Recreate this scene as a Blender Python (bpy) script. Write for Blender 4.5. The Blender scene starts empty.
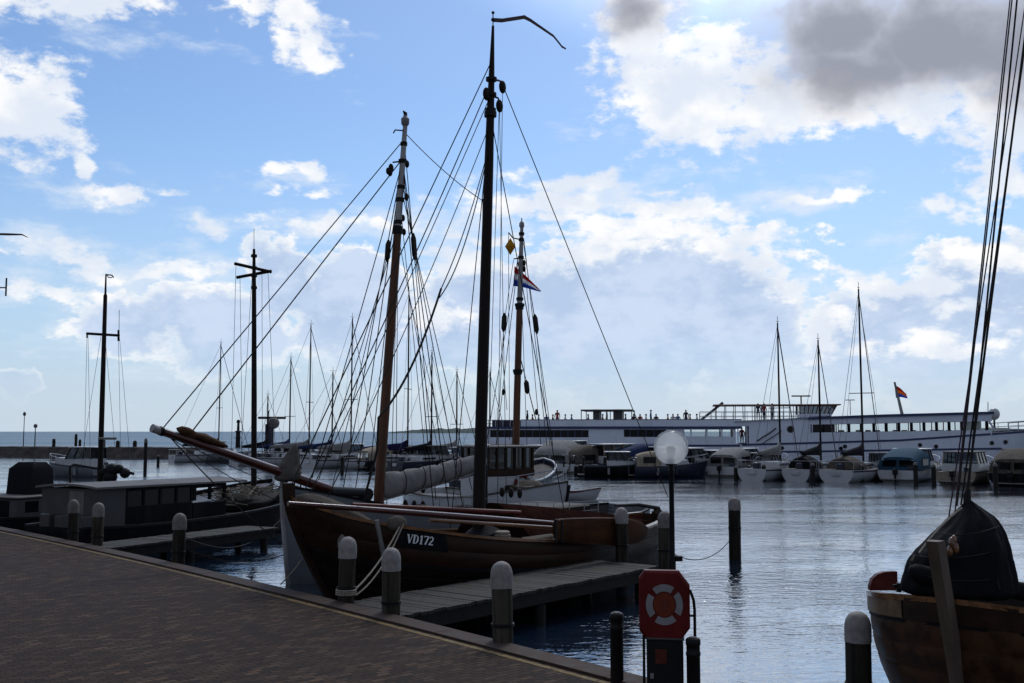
import bpy, bmesh, math, random
from mathutils import Vector, Matrix, Euler, Quaternion

random.seed(7)
SC = bpy.context.scene
COL = SC.collection
PI = math.pi
R = math.radians

# ------------------------------------------------------------------ camera
FPX = 1050.0                      # focal length in pixels of a 1024 wide frame
PITCH = math.atan(90.0 / FPX)
EYE = 3.0
cam_d = bpy.data.cameras.new('camera')
cam_d.sensor_width = 36.0
cam_d.lens = 36.0 * FPX / 1024.0
cam_d.clip_start = 0.1
cam_d.clip_end = 60000.0
cam = bpy.data.objects.new('camera', cam_d)
COL.objects.link(cam)
cam.location = (0, 0, EYE)
cam.rotation_euler = (PI / 2 + PITCH, 0, 0)
SC.camera = cam

def ray(px, py):
    a = (px - 512.0) / FPX
    b = (341.5 - py) / FPX
    return Vector((a, math.cos(PITCH) - b * math.sin(PITCH), math.sin(PITCH) + b * math.cos(PITCH)))
def at(px, py, Y):
    d = ray(px, py)
    return Vector((0, 0, EYE)) + d * (Y / d.y)
def gz(px, py, z):
    d = ray(px, py)
    return Vector((0, 0, EYE)) + d * ((z - EYE) / d.z)
def azel(px, py):
    d = ray(px, py).normalized()
    return math.atan2(d.x, d.y), math.asin(d.z)

WZ = -0.7                          # water level

# ------------------------------------------------------------------ exposure, world, sun
EV = 0.0
SC.view_settings.view_transform = 'Standard'
SC.view_settings.look = 'None'
SC.view_settings.exposure = EV
SC.view_settings.gamma = 1.0
SC.view_settings.use_curve_mapping = False

SUN_AZ, SUN_EL = R(16), R(47)
SKY_STR = 0.10
world = bpy.data.worlds.new('World')
SC.world = world
world.use_nodes = True
NT = world.node_tree
NT.nodes.clear()

def node(t, tree=None, **kw):
    n = (tree or NT).nodes.new(t)
    for k, v in kw.items():
        setattr(n, k, v)
    return n
def wire(a, b, tree=None):
    (tree or NT).links.new(a, b)
def math_(op, a, b=None, c=None, tree=None, clamp=False):
    n = node('ShaderNodeMath', tree, operation=op)
    n.use_clamp = clamp
    for i, v in enumerate((a, b, c)):
        if v is None:
            continue
        if isinstance(v, (int, float)):
            n.inputs[i].default_value = v
        else:
            wire(v, n.inputs[i], tree)
    return n.outputs[0]
def vmath(op, a, b=None, tree=None):
    n = node('ShaderNodeVectorMath', tree, operation=op)
    for i, v in enumerate((a, b)):
        if v is None:
            continue
        if isinstance(v, (tuple, list)):
            n.inputs[i].default_value = v
        else:
            wire(v, n.inputs[i], tree)
    return n.outputs['Value' if op == 'LENGTH' else 'Vector']
def smooth(x, a, b, lo=0.0, hi=1.0, tree=None):
    n = node('ShaderNodeMapRange', tree, interpolation_type='SMOOTHSTEP')
    wire(x, n.inputs[0], tree)
    for i, v in enumerate((a, b, lo, hi)):
        n.inputs[1 + i].default_value = v
    return n.outputs[0]
def mix(fac, a, b, tree=None):
    n = node('ShaderNodeMix', tree, data_type='RGBA')
    if isinstance(fac, (int, float)):
        n.inputs[0].default_value = fac
    else:
        wire(fac, n.inputs[0], tree)
    for i, v in ((6, a), (7, b)):
        if isinstance(v, (tuple, list)):
            n.inputs[i].default_value = (*v[:3], 1)
        else:
            wire(v, n.inputs[i], tree)
    return n.outputs[2]

sky = node('ShaderNodeTexSky', sky_type='NISHITA', sun_disc=False)
sky.sun_elevation = SUN_EL
sky.sun_rotation = SUN_AZ
sky.altitude = 0
sky.air_density = 1.0
sky.dust_density = 0.6
sky.ozone_density = 2.0

gen = node('ShaderNodeTexCoord').outputs['Generated']
sep = node('ShaderNodeSeparateXYZ')
wire(gen, sep.inputs[0])
az = math_('ARCTAN2', sep.outputs[0], sep.outputs[1])
el = math_('ARCSINE', sep.outputs[2])
cmb = node('ShaderNodeCombineXYZ')
wire(az, cmb.inputs[0])
wire(el, cmb.inputs[1])
P0 = cmb.outputs[0]

def noise(vec, scale, detail=6.0, rough=0.55, stretch=(1, 1, 1), tree=None, dist=0.0, offset=(0, 0, 0)):
    m = node('ShaderNodeMapping', tree)
    m.inputs['Scale'].default_value = stretch
    m.inputs['Location'].default_value = offset
    wire(vec, m.inputs[0], tree)
    n = node('ShaderNodeTexNoise', tree)
    n.inputs['Scale'].default_value = scale
    n.inputs['Detail'].default_value = detail
    n.inputs['Roughness'].default_value = rough
    n.inputs['Distortion'].default_value = dist
    wire(m.outputs[0], n.inputs['Vector'], tree)
    return n

warp_n = noise(P0, 9.0, 4.0, 0.6)
warp = vmath('MULTIPLY', vmath('SUBTRACT', warp_n.outputs['Color'], (0.5, 0.5, 0.5)), (0.11, 0.07, 0.0))
P1 = vmath('ADD', P0, warp)

def blobs(lst, P=None):
    acc = None
    for px, py, rx, ry, w in lst:
        a, e = azel(px, py)
        v = vmath('MULTIPLY', vmath('SUBTRACT', P or P1, (a, e, 0.0)), (FPX / rx, FPX / ry, 0.0))
        l = math_('MULTIPLY', math_('SUBTRACT', 1.0, vmath('LENGTH', v)), w)
        acc = l if acc is None else math_('MAXIMUM', acc, l)
    return acc

K = 1.0 / (SKY_STR * 2 ** EV)      # clouds are given in display light
def lum(r, g, b):
    return (r * K, g * K, b * K)

base = vmath('MULTIPLY', sky.outputs[0], (0.87, 1.04, 1.22))
# pale air towards the horizon
hz = smooth(el, 0.30, -0.02)
base = mix(math_('MULTIPLY', hz, 0.80), base, lum(0.50, 0.64, 0.82))
hz2 = smooth(el, 0.085, -0.01)
base = mix(math_('MULTIPLY', hz2, 0.75), base, lum(0.60, 0.69, 0.78))

nA = noise(P0, 30.0, 7.0, 0.62, (1, 1.7, 1)).outputs[0]
nB = noise(P0, 13.0, 6.0, 0.62, (1, 2.6, 1), offset=(3, 7, 0)).outputs[0]
nC = noise(P0, 11.0, 5.0, 0.55, (1, 1.3, 1), offset=(11, 2, 0)).outputs[0]

# thin veils
veil = blobs([(130, 285, 240, 60, 1.0), (60, 245, 130, 36, .9), (240, 232, 120, 26, .9), (295, 178, 90, 22, .9),
              (430, 225, 240, 48, 1.0), (640, 200, 280, 46, 1.1), (800, 205, 130, 20, 1.0), (330, 60, 60, 70, .5),
              (880, 330, 240, 90, 1.1), (150, 340, 320, 50, .8), (560, 300, 260, 90, 1.0), (620, 90, 60, 60, .7),
              (960, 230, 120, 40, .4), (380, 300, 160, 60, .9), (60, 20, 200, 40, .6), (90, 187, 110, 36, .8)])
va = smooth(math_('ADD', veil, math_('MULTIPLY', math_('SUBTRACT', nB, 0.5), 3.0)), 0.25, 1.15)
col = mix(math_('MULTIPLY', va, 0.72), base, lum(0.76, 0.84, 0.95))

# the cumulus bank low over the harbour: crisp bright rims round soft lavender bodies, dissolving downwards
bank = blobs([(630, 330, 210, 130, 1.2), (720, 310, 110, 100, 1.1), (560, 300, 120, 80, 1.0), (480, 300, 90, 70, .9), (450, 350, 70, 50, .9), (390, 360, 90, 60, .8),
              (285, 285, 52, 52, 1.1), (345, 310, 80, 64, 1.0), (215, 335, 90, 50, 1.0), (135, 320, 60, 46, .8), (170, 310, 40, 30, .8),
              (850, 350, 66, 66, 1.0), (940, 350, 130, 74, 1.1), (1000, 290, 90, 50, 1.0), (905, 305, 60, 30, .8), (1080, 300, 120, 80, 1.0), (12, 388, 24, 18, .9)])
bn = math_('ADD', math_('MULTIPLY', math_('SUBTRACT', nA, 0.5), 1.25), math_('MULTIPLY', math_('SUBTRACT', nC, 0.5), 1.3))
bD = math_('ADD', bank, bn)
foot = smooth(el, 0.020, 0.105)
ba_ = math_('MULTIPLY', smooth(bD, 0.10, 0.30), math_('ADD', math_('MULTIPLY', foot, 0.85), 0.12))
body = mix(smooth(math_('ADD', math_('MULTIPLY', nA, 0.45), math_('MULTIPLY', nC, 0.55)), 0.40, 0.60), lum(0.47, 0.60, 0.82), lum(0.62, 0.73, 0.92))
rim = mix(smooth(nA, 0.40, 0.60), lum(0.76, 0.84, 0.94), lum(1.05, 1.04, 1.02))
bcol = mix(smooth(bD, 0.22, 0.50), rim, body)
col = mix(ba_, col, bcol)

# bright cumulus heads and streaks
wht = blobs([(5, 105, 84, 66, 1.2), (50, 128, 44, 34, 1.0), (80, 2, 110, 22, 1.1), (245, 0, 40, 14, .9), (300, 10, 34, 40, 1.1), (322, 42, 34, 34, 1.1),
             (115, 190, 54, 14, 1.0), (170, 190, 30, 8, .8), (74, 162, 14, 14, .9), (295, 170, 46, 10, .9), (300, 188, 40, 8, .8),
             (222, 235, 44, 16, .9), (440, 325, 40, 26, .9), (575, 182, 100, 16, .9), (150, 272, 120, 12, .8), (60, 250, 90, 14, .8), (80, 290, 100, 12, .8),
             (470, 262, 90, 20, 1.0), (540, 205, 120, 18, 1.0), (690, 205, 110, 18, 1.0), (640, 228, 140, 20, 1.1), (740, 240, 80, 22, 1.0), (600, 250, 90, 16, .9), (780, 258, 40, 30, 1.0), (800, 290, 30, 26, .9), (820, 203, 70, 7, .9), (350, 225, 110, 14, .8),
             (900, 290, 90, 14, 1.0), (985, 262, 60, 20, 1.1), (960, 312, 34, 14, .9), (700, 105, 50, 36, 1.5), (560, 215, 80, 8, .9), (660, 186, 60, 7, .9), (480, 238, 80, 8, .8), (830, 330, 30, 24, .9), (940, 345, 120, 14, .8),
             (690, 85, 110, 70, 1.4), (650, 30, 60, 60, 1.2), (790, 110, 150, 40, 1.3), (900, 110, 90, 40, 1.2), (990, 120, 60, 50, 1.2), (1000, 170, 40, 40, 1.1), (955, 214, 26, 18, 1.0), (625, 95, 26, 22, .8),
             (600, 60, 30, 30, .6)])
wa = smooth(math_('ADD', wht, math_('MULTIPLY', math_('SUBTRACT', nA, 0.5), 2.8)), 0.10, 0.70)
wcol = mix(smooth(nC, 0.40, 0.62), lum(0.78, 0.84, 0.94), lum(1.06, 1.05, 1.03))
col = mix(math_('MULTIPLY', wa, 0.94), col, wcol)

# unseen glow added round the hidden sun, above the picture, to brighten the water
sd = (math.sin(SUN_AZ) * math.cos(SUN_EL), math.cos(SUN_AZ) * math.cos(SUN_EL), math.sin(SUN_EL))
off_sun = vmath('LENGTH', vmath('SUBTRACT', gen, sd))
gl = math_('MULTIPLY', smooth(off_sun, 0.50, 0.20), smooth(nC, 0.25, 0.60, 0.45, 1.0))
col = mix(math_('MULTIPLY', gl, 0.95), col, lum(3.2, 3.5, 4.0))

# unseen bright band added to the sky above the picture to lift the water
hi_ = math_('MULTIPLY', smooth(el, 0.43, 0.60), smooth(nB, 0.30, 0.60, 0.35, 1.0))
col = mix(math_('MULTIPLY', hi_, 0.85), col, lum(1.35, 1.62, 2.10))

# the dark rain cloud in front of the sun
drk = blobs([(830, 25, 120, 66, 1.2), (860, 66, 140, 62, 1.2), (940, 40, 150, 80, 1.2), (1040, 40, 140, 90, 1.1), (636, 8, 70, 52, .72),
             (920, -60, 190, 80, 1.3), (1150, 0, 220, 130, 1.2), (1010, 95, 60, 50, .7)])
dk = math_('ADD', drk, math_('MULTIPLY', math_('SUBTRACT', nC, 0.5), 1.4))
da = smooth(dk, 0.05, 0.75)
dcol = mix(smooth(dk, 0.30, 1.0), lum(0.62, 0.64, 0.71), lum(0.325, 0.335, 0.395))
col = mix(math_('MULTIPLY', da, 0.94), col, dcol)

# two backgrounds: the cloudy part of the sky over the harbour and the plain sky all round it
plain = mix(0.70, base, lum(0.285, 0.295, 0.335))   # unseen grey added overhead and inland to set the fill light
front = math_('MULTIPLY', smooth(math_('ABSOLUTE', az), 1.00, 0.66), smooth(el, 1.35, 1.05))
front = math_('MULTIPLY', front, smooth(el, -0.03, -0.01))
bg = node('ShaderNodeBackground')
bg.inputs[1].default_value = SKY_STR
wire(col, bg.inputs[0])
bg2 = node('ShaderNodeBackground')
bg2.inputs[1].default_value = SKY_STR
wire(plain, bg2.inputs[0])
ms = node('ShaderNodeMixShader')
wire(front, ms.inputs[0])
wire(bg2.outputs[0], ms.inputs[1])
wire(bg.outputs[0], ms.inputs[2])
wo = node('ShaderNodeOutputWorld')
wire(ms.outputs[0], wo.inputs[0])
world.cycles.sampling_method = 'MANUAL'
world.cycles.sample_map_resolution = 512

sun_d = bpy.data.lights.new('sun', 'SUN')
sun_d.energy = 0.9
sun_d.angle = R(11)
sun_d.color = (1.0, 0.95, 0.88)
sun = bpy.data.objects.new('sun', sun_d)
COL.objects.link(sun)
sdir = Vector((math.sin(SUN_AZ) * math.cos(SUN_EL), math.cos(SUN_AZ) * math.cos(SUN_EL), math.sin(SUN_EL)))
sun.rotation_euler = sdir.to_track_quat('Z', 'Y').to_euler()
sun.location = sdir * 300

cy = SC.cycles
cy.max_bounces = 6
cy.diffuse_bounces = 2
cy.glossy_bounces = 4
cy.transmission_bounces = 4
cy.transparent_max_bounces = 8
cy.caustics_reflective = False
cy.caustics_refractive = False

# ------------------------------------------------------------------ mesh helpers
class MB:
    def __init__(self):
        self.v, self.f, self.smooth = [], [], []
    def add(self, vs, fs, smooth=False):
        o = len(self.v)
        self.v += [Vector(p) for p in vs]
        self.f += [[i + o for i in q] for q in fs]
        self.smooth += [smooth] * len(fs)
        return self
    def box(self, c, s, rz=0.0, m=None, bev=0.0):
        hx, hy, hz = s[0] / 2, s[1] / 2, s[2] / 2
        M = m or Matrix.Rotation(rz, 3, 'Z')
        c = Vector(c)
        if bev <= 0:
            vs = [c + M @ Vector((x * hx, y * hy, z * hz)) for z in (-1, 1) for y in (-1, 1) for x in (-1, 1)]
            return self.add(vs, [(0, 2, 3, 1), (4, 5, 7, 6), (0, 1, 5, 4), (2, 6, 7, 3), (0, 4, 6, 2), (1, 3, 7, 5)])
        vs, fs = [], []
        b = min(bev, hx * .9, hy * .9, hz * .9)
        rings = []
        for z, i in ((-hz, b), (-hz + b, 0), (hz - b, 0), (hz, b)):
            X, Y = hx - i, hy - i
            rings.append([(X, Y - b, z), (X - b, Y, z), (-X + b, Y, z), (-X, Y - b, z), (-X, -Y + b, z), (-X + b, -Y, z), (X - b, -Y, z), (X, -Y + b, z)])
        return self.loft([[c + M @ Vector(p) for p in r] for r in rings], closed=True, caps=True)
    def loft(self, rings, closed=True, caps=True, smooth=False):
        n = len(rings[0])
        vs = [p for r in rings for p in r]
        fs = []
        for i in range(len(rings) - 1):
            for j in range(n if closed else n - 1):
                k = (j + 1) % n
                fs.append((i * n + j, i * n + k, (i + 1) * n + k, (i + 1) * n + j))
        self.add(vs, fs, smooth)
        if caps:
            self.add(rings[0], [list(range(n))[::-1]])
            self.add(rings[-1], [list(range(n))])
        return self
    def tube(self, pts, r, n=8, caps=True, smooth=True):
        pts = [Vector(p) for p in pts]
        rings = []
        up = None
        for i, p in enumerate(pts):
            t = (pts[min(i + 1, len(pts) - 1)] - pts[max(i - 1, 0)])
            if t.length < 1e-9:
                t = Vector((0, 0, 1))
            t.normalize()
            if up is None:
                up = Vector((0, 0, 1)) if abs(t.z) < 0.9 else Vector((1, 0, 0))
            a = t.cross(up)
            if a.length < 1e-6:
                a = t.cross(Vector((0, 1, 0)))
            a.normalize()
            b = a.cross(t).normalized()
            up = b
            rr = r[i] if isinstance(r, (list, tuple)) else r
            rings.append([p + (a * math.cos(2 * PI * k / n) + b * math.sin(2 * PI * k / n)) * rr for k in range(n)])
        return self.loft(rings, True, caps, smooth)
    def lathe(self, prof, c=(0, 0, 0), n=16, smooth=True, m=None):
        c = Vector(c)
        M = m or Matrix.Identity(3)
        rings = [[c + M @ Vector((r * math.cos(2 * PI * k / n), r * math.sin(2 * PI * k / n), z)) for k in range(n)] for r, z in prof]
        return self.loft(rings, True, True, smooth)
    def ball(self, c, r, n=14, m=8, sc=(1, 1, 1)):
        prof = [(max(1e-4, math.sin(PI * i / m)) * r, -math.cos(PI * i / m) * r) for i in range(m + 1)]
        M = Matrix.Diagonal(Vector(sc))
        return self.lathe(prof, c, n, True, M)
    def prism(self, poly, fn, t0, t1, smooth=False):
        a = [fn(x, y, t0) for x, y in poly]
        b = [fn(x, y, t1) for x, y in poly]
        return self.loft([a, b], True, True, smooth)
    def grid(self, rows, smooth=True):
        return self.loft(rows, closed=False, caps=False, smooth=smooth)
    def build(self, name, mat, parent=None, world=False, sharp=40):
        off = Vector((0, 0, 0))
        if world and parent is not None:
            q = parent
            while q is not None:
                off += Vector(q.location)
                q = q.parent
        me = bpy.data.meshes.new(name)
        me.from_pydata([tuple(p - off) for p in self.v], [], self.f)
        me.polygons.foreach_set('use_smooth', self.smooth)
        bm = bmesh.new()
        bm.from_mesh(me)
        bmesh.ops.remove_doubles(bm, verts=bm.verts, dist=1e-5)
        bmesh.ops.recalc_face_normals(bm, faces=bm.faces)
        bm.to_mesh(me)
        bm.free()
        if sharp:
            me.set_sharp_from_angle(angle=R(sharp))
        me.materials.append(mat)
        o = bpy.data.objects.new(name, me)
        COL.objects.link(o)
        if parent is not None:
            o.parent = parent
        return o

def empty(name, loc, rz=0.0, label=None, cat=None, group=None):
    o = bpy.data.objects.new(name, None)
    COL.objects.link(o)
    o.empty_display_size = 0.3
    o.location = loc
    o.rotation_euler = (0, 0, rz)
    tag(o, label, cat, group)
    return o
def tag(o, label=None, cat=None, group=None, kind=None):
    if label: o['label'] = label
    if cat: o['category'] = cat
    if group: o['group'] = group
    if kind: o['kind'] = kind
    return o
KIDS = {}
def copy_tree(o, parent=None):
    c = o.copy()
    COL.objects.link(c)
    c.parent = parent
    for ch in [x for x in bpy.data.objects if x.parent == o]:
        copy_tree(ch, c)
    return c
class Frame:
    """local frame of a vessel: x forward, y to port, z up from the water"""
    def __init__(self, o, d):
        self.o = Vector(o)
        self.d = Vector((d[0], d[1], 0)).normalized()
        self.n = Vector((-self.d.y, self.d.x, 0))
        self.rz = math.atan2(self.d.y, self.d.x)
    def w(self, x, y, z):
        return self.o + self.d * x + self.n * y + Vector((0, 0, z))
    def l(self, p):
        q = Vector(p) - self.o
        return Vector((q.dot(self.d), q.dot(self.n), q.z))
    def px(self, px, py, off=0.0):
        """local point seen at a picture point, on the fore and aft plane at y = off"""
        o = self.o + self.n * off
        r = ray(px, py)
        e = Vector((0, 0, EYE)) - o
        t = -e.dot(self.n) / r.dot(self.n)
        return self.l(Vector((0, 0, EYE)) + r * t)
def lerp(a, b, t):
    return a + (b - a) * t
def interp(x, xs, ys):
    if x <= xs[0]: return ys[0]
    for i in range(len(xs) - 1):
        if x <= xs[i + 1]:
            t = (x - xs[i]) / (xs[i + 1] - xs[i])
            return ys[i] + (ys[i + 1] - ys[i]) * t
    return ys[-1]
def sinterp(x, xs, ys):
    """Catmull style smooth interpolation"""
    n = len(xs)
    if x <= xs[0]: return ys[0]
    if x >= xs[-1]: return ys[-1]
    for i in range(n - 1):
        if x <= xs[i + 1]:
            h = xs[i + 1] - xs[i]
            t = (x - xs[i]) / h
            m = lambda k: (ys[min(k + 1, n - 1)] - ys[max(k - 1, 0)]) / (xs[min(k + 1, n - 1)] - xs[max(k - 1, 0)])
            a, b = m(i) * h, m(i + 1) * h
            return (2*t**3 - 3*t**2 + 1) * ys[i] + (t**3 - 2*t**2 + t) * a + (-2*t**3 + 3*t**2) * ys[i+1] + (t**3 - t**2) * b
def sag(a, b, s, n=10):
    a, b = Vector(a), Vector(b)
    return [a.lerp(b, i / n) - Vector((0, 0, s * 4 * (i / n) * (1 - i / n))) for i in range(n + 1)]

# ------------------------------------------------------------------ materials
MATS = {}
def mat(name, col, rough=0.6, var=0.25, scale=4.0, stretch=(1, 1, 1), metal=0.0, bump=0.0, bscale=None, stain=None, stain_amt=0.5, stain_scale=1.3, spec=None, coat=0.0):
    if spec is None:
        spec = 0.45 if rough < 0.45 else 0.18
    m = bpy.data.materials.new(name)
    m.use_nodes = True
    t = m.node_tree
    b = t.nodes['Principled BSDF']
    tc = node('ShaderNodeTexCoord', t)
    vec = tc.outputs['Object']
    nz = noise(vec, scale, 5.0, 0.6, stretch, t)
    lo = tuple(max(0, c * (1 - var)) for c in col)
    hi = tuple(min(1, c * (1 + var)) for c in col)
    c = mix(smooth(nz.outputs[0], 0.3, 0.7, tree=t), lo, hi, t)
    if stain:
        n2 = noise(vec, stain_scale, 6.0, 0.65, (1, 1, 0.35), t, offset=(5, 3, 1))
        c = mix(smooth(n2.outputs[0], 0.48, 0.66, 0.0, stain_amt, tree=t), c, stain, t)
    wire(c, b.inputs['Base Color'], t)
    b.inputs['Metallic'].default_value = metal
    b.inputs['Specular IOR Level'].default_value = spec
    wire(smooth(nz.outputs[0], 0.2, 0.8, max(0.02, rough - 0.1), min(1, rough + 0.1), tree=t), b.inputs['Roughness'], t)
    if coat:
        b.inputs['Coat Weight'].default_value = coat
        b.inputs['Coat Roughness'].default_value = 0.12
    if bump:
        n3 = noise(vec, bscale or scale * 4, 4.0, 0.6, stretch, t)
        bp = node('ShaderNodeBump', t)
        bp.inputs['Strength'].default_value = bump
        bp.inputs['Distance'].default_value = 0.02
        wire(n3.outputs[0], bp.inputs['Height'], t)
        wire(bp.outputs[0], b.inputs['Normal'], t)
    MATS[name] = m
    return m

GX = (0.12, 1, 1)                    # grain along x
GZ = (1, 1, 0.08)                    # grain along z
mat('pile_wood', (0.042, 0.034, 0.027), 0.85, 0.75, 11, GZ, bump=0.6, stain=(0.025, 0.03, 0.018), stain_amt=0.6)
mat('cap_paint', (0.2448, 0.2277, 0.2154), 0.65, 0.22, 7, bump=0.3, stain=(0.15, 0.11, 0.09), stain_amt=0.8, stain_scale=5)
mat('dock_plank', (0.0447, 0.0418, 0.0379), 0.8, 0.35, 7, (1, 0.1, 1), bump=0.4, stain=(0.05, 0.055, 0.04), stain_amt=0.6)
mat('wet_wood', (0.016, 0.015, 0.012), 0.6, 0.4, 7, bump=0.3)
mat('hull_oak', (0.0255, 0.0107, 0.0051), 0.55, 0.5, 5, GX, bump=0.12, stain=(0.03, 0.014, 0.008), stain_amt=0.7)
mat('hull_lower', (0.0115, 0.0058, 0.0038), 0.65, 0.5, 5, GX, bump=0.15)
mat('hull_dark', (0.048, 0.021, 0.009), 0.55, spec=0.12, var=0.5, scale=5, stretch=GX, bump=0.15)
mat('stem_pale', (0.105, 0.078, 0.058), 0.6, 0.25, 6, GZ, bump=0.15)
mat('rope_violet', (0.05, 0.03, 0.05), 0.85, 0.3, 10)
mat('strake_pale', (0.1536, 0.0928, 0.048), 0.45, 0.35, 5, GX, bump=0.1, stain=(0.10, 0.055, 0.03), stain_amt=0.5)
mat('varnish', (0.1734, 0.0765, 0.0266), 0.28, 0.4, 6, GX, bump=0.05, coat=0.4)
mat('varnish_red', (0.0567, 0.0108, 0.0065), 0.3, 0.3, 6, GX, coat=0.3, spec=0.35)
mat('leeboard_wood', (0.062, 0.025, 0.010), 0.55, 0.45, 4, GX, bump=0.1, stain=(0.03, 0.012, 0.006), spec=0.1)
mat('mast_brown', (0.102, 0.0394, 0.0163), 0.5, 0.4, 7, GZ, bump=0.05, spec=0.3)
mat('mast_tar', (0.010, 0.006, 0.005), 0.6, 0.4, 7, GZ, bump=0.1, spec=0.2)
mat('mast_grey', (0.34, 0.33, 0.32), 0.6, 0.25, 5, GZ, spec=0.3, stain=(0.12, 0.10, 0.09), stain_amt=0.5, stain_scale=4)
mat('black_paint', (0.006, 0.006, 0.008), 0.6, 0.3, 4, spec=0.08, stain=(0.03, 0.025, 0.02), stain_amt=0.4)
mat('navy_paint', (0.012, 0.016, 0.035), 0.35, 0.2, 4)
mat('dark_red', (0.10, 0.022, 0.016), 0.45, 0.3, 4)
mat('white_paint', (0.4896, 0.4964, 0.5032), 0.35, 0.05, 2, stain=(0.45, 0.44, 0.40), stain_amt=0.35, stain_scale=0.9)
mat('letter_white', (0.80, 0.82, 0.84), 0.5, 0.04, 5)
mat('ferry_white', (0.70, 0.745, 0.85), 0.35, 0.03, 0.7, stain=(0.46, 0.50, 0.56), stain_amt=0.35, stain_scale=0.5)
mat('ferry_blue', (0.016, 0.032, 0.11), 0.4, 0.1, 1)
mat('grey_hull', (0.16, 0.1728, 0.1856), 0.45, 0.12, 2, stain=(0.14, 0.13, 0.12), stain_amt=0.4)
mat('grey_panel', (0.066, 0.066, 0.0672), 0.55, 0.15, 2, stain=(0.07, 0.065, 0.06), stain_amt=0.5)
mat('roof_felt', (0.153, 0.1458, 0.1395), 0.75, 0.18, 1.5, bump=0.15, stain=(0.10, 0.095, 0.09), stain_amt=0.5)
mat('grey_canvas', (0.2295, 0.2256, 0.218), 0.9, 0.2, 3, bump=0.8, bscale=5, stain=(0.17, 0.165, 0.16), stain_amt=0.5, spec=0.12)
mat('brown_tarp', (0.10, 0.085, 0.07), 0.9, 0.3, 3, bump=0.8, bscale=6, spec=0.12)
mat('black_canvas', (0.0086, 0.0086, 0.0115), 0.85, 0.3, 3, bump=0.9, bscale=4, spec=0.12)
mat('maroon_canvas', (0.020, 0.009, 0.007), 0.95, 0.35, 3, bump=0.6, bscale=4, spec=0.0)
mat('tan_dark', (0.078, 0.039, 0.021), 0.85, 0.4, 6, bump=0.5, spec=0.12)
mat('jib_canvas', (0.095, 0.085, 0.075), 0.9, 0.3, 4, bump=0.9, bscale=6, spec=0.1)
mat('blue_canvas', (0.020, 0.032, 0.085), 0.85, 0.25, 3, bump=0.5, bscale=5, spec=0.12)
mat('navy_cloth', (0.016, 0.014, 0.06), 0.85, 0.2, 4, bump=0.4, bscale=6, spec=0.12)
mat('teal_canvas', (0.03, 0.075, 0.12), 0.8, 0.25, 3, bump=0.5, bscale=5, spec=0.12)
mat('tan_canvas', (0.30, 0.25, 0.19), 0.85, 0.2, 3, bump=0.4, bscale=5, spec=0.12)
mat('rope_pale', (0.27, 0.24, 0.195), 0.9, 0.3, 20)
mat('rope_dark', (0.025, 0.022, 0.020), 0.85, 0.4, 10)
mat('wire_grey', (0.11, 0.11, 0.12), 0.5, 0.2, 5)
mat('steel', (0.35, 0.36, 0.38), 0.35, 0.15, 5, metal=0.8)
mat('iron', (0.0058, 0.0051, 0.0058), 0.6, 0.3, 8, bump=0.2, spec=0.25)
mat('tyre_rubber', (0.012, 0.012, 0.013), 0.8, 0.3, 8)
mat('life_red', (0.0992, 0.0063, 0.0057), 0.45, 0.12, 5, stain=(0.17, 0.02, 0.016), stain_amt=0.4)
mat('life_white', (0.2341, 0.2289, 0.2341), 0.45, 0.08, 6)
mat('life_orange', (0.1591, 0.0306, 0.011), 0.45, 0.12, 6)
mat('yellow_buff', (0.36, 0.22, 0.045), 0.6, 0.25, 4)
mat('pennant_cloth', (0.09, 0.06, 0.06), 0.8, 0.2, 4)
mat('stone_dark', (0.075, 0.062, 0.055), 0.85, 0.4, 1.2, bump=0.6, stain=(0.03, 0.035, 0.02), stain_amt=0.5)
mat('quay_wall', (0.05, 0.042, 0.036), 0.8, 0.4, 2, bump=0.5)
mat('kerb_stone', (0.046, 0.027, 0.018), 0.75, 0.3, 5, bump=0.35, stain=(0.045, 0.033, 0.028), stain_amt=0.5, stain_scale=2)
mat('gutter_sett', (0.0462, 0.035, 0.0301), 0.8, 0.5, 6, bump=0.3)
mat('skin', (0.42, 0.26, 0.19), 0.6, 0.1, 5)
for nm, c in (('cloth_dark', (0.03, 0.03, 0.045)), ('cloth_red', (0.22, 0.04, 0.04)), ('cloth_pale', (0.45, 0.44, 0.42)), ('cloth_blue', (0.06, 0.10, 0.22))):
    mat(nm, c, 0.85, 0.15, 5)
mat('land_far', (0.055, 0.075, 0.07), 0.9, 0.4, 0.01)
mat('foliage_far', (0.035, 0.055, 0.035), 0.9, 0.4, 0.2)

def individual(name, lo, hi):
    """each copy of a thing is weathered a little differently"""
    t = MATS[name].node_tree
    b = t.nodes['Principled BSDF']
    src = b.inputs['Base Color'].links[0].from_socket
    oi = node('ShaderNodeObjectInfo', t)
    k = smooth(oi.outputs['Random'], 0.0, 1.0, lo, hi, tree=t)
    hs = node('ShaderNodeHueSaturation', t)
    wire(k, hs.inputs['Value'], t)
    wire(src, hs.inputs['Color'], t)
    wire(hs.outputs[0], b.inputs['Base Color'], t)
individual('pile_wood', 0.65, 1.3)
individual('cap_paint', 0.62, 1.15)

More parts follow.
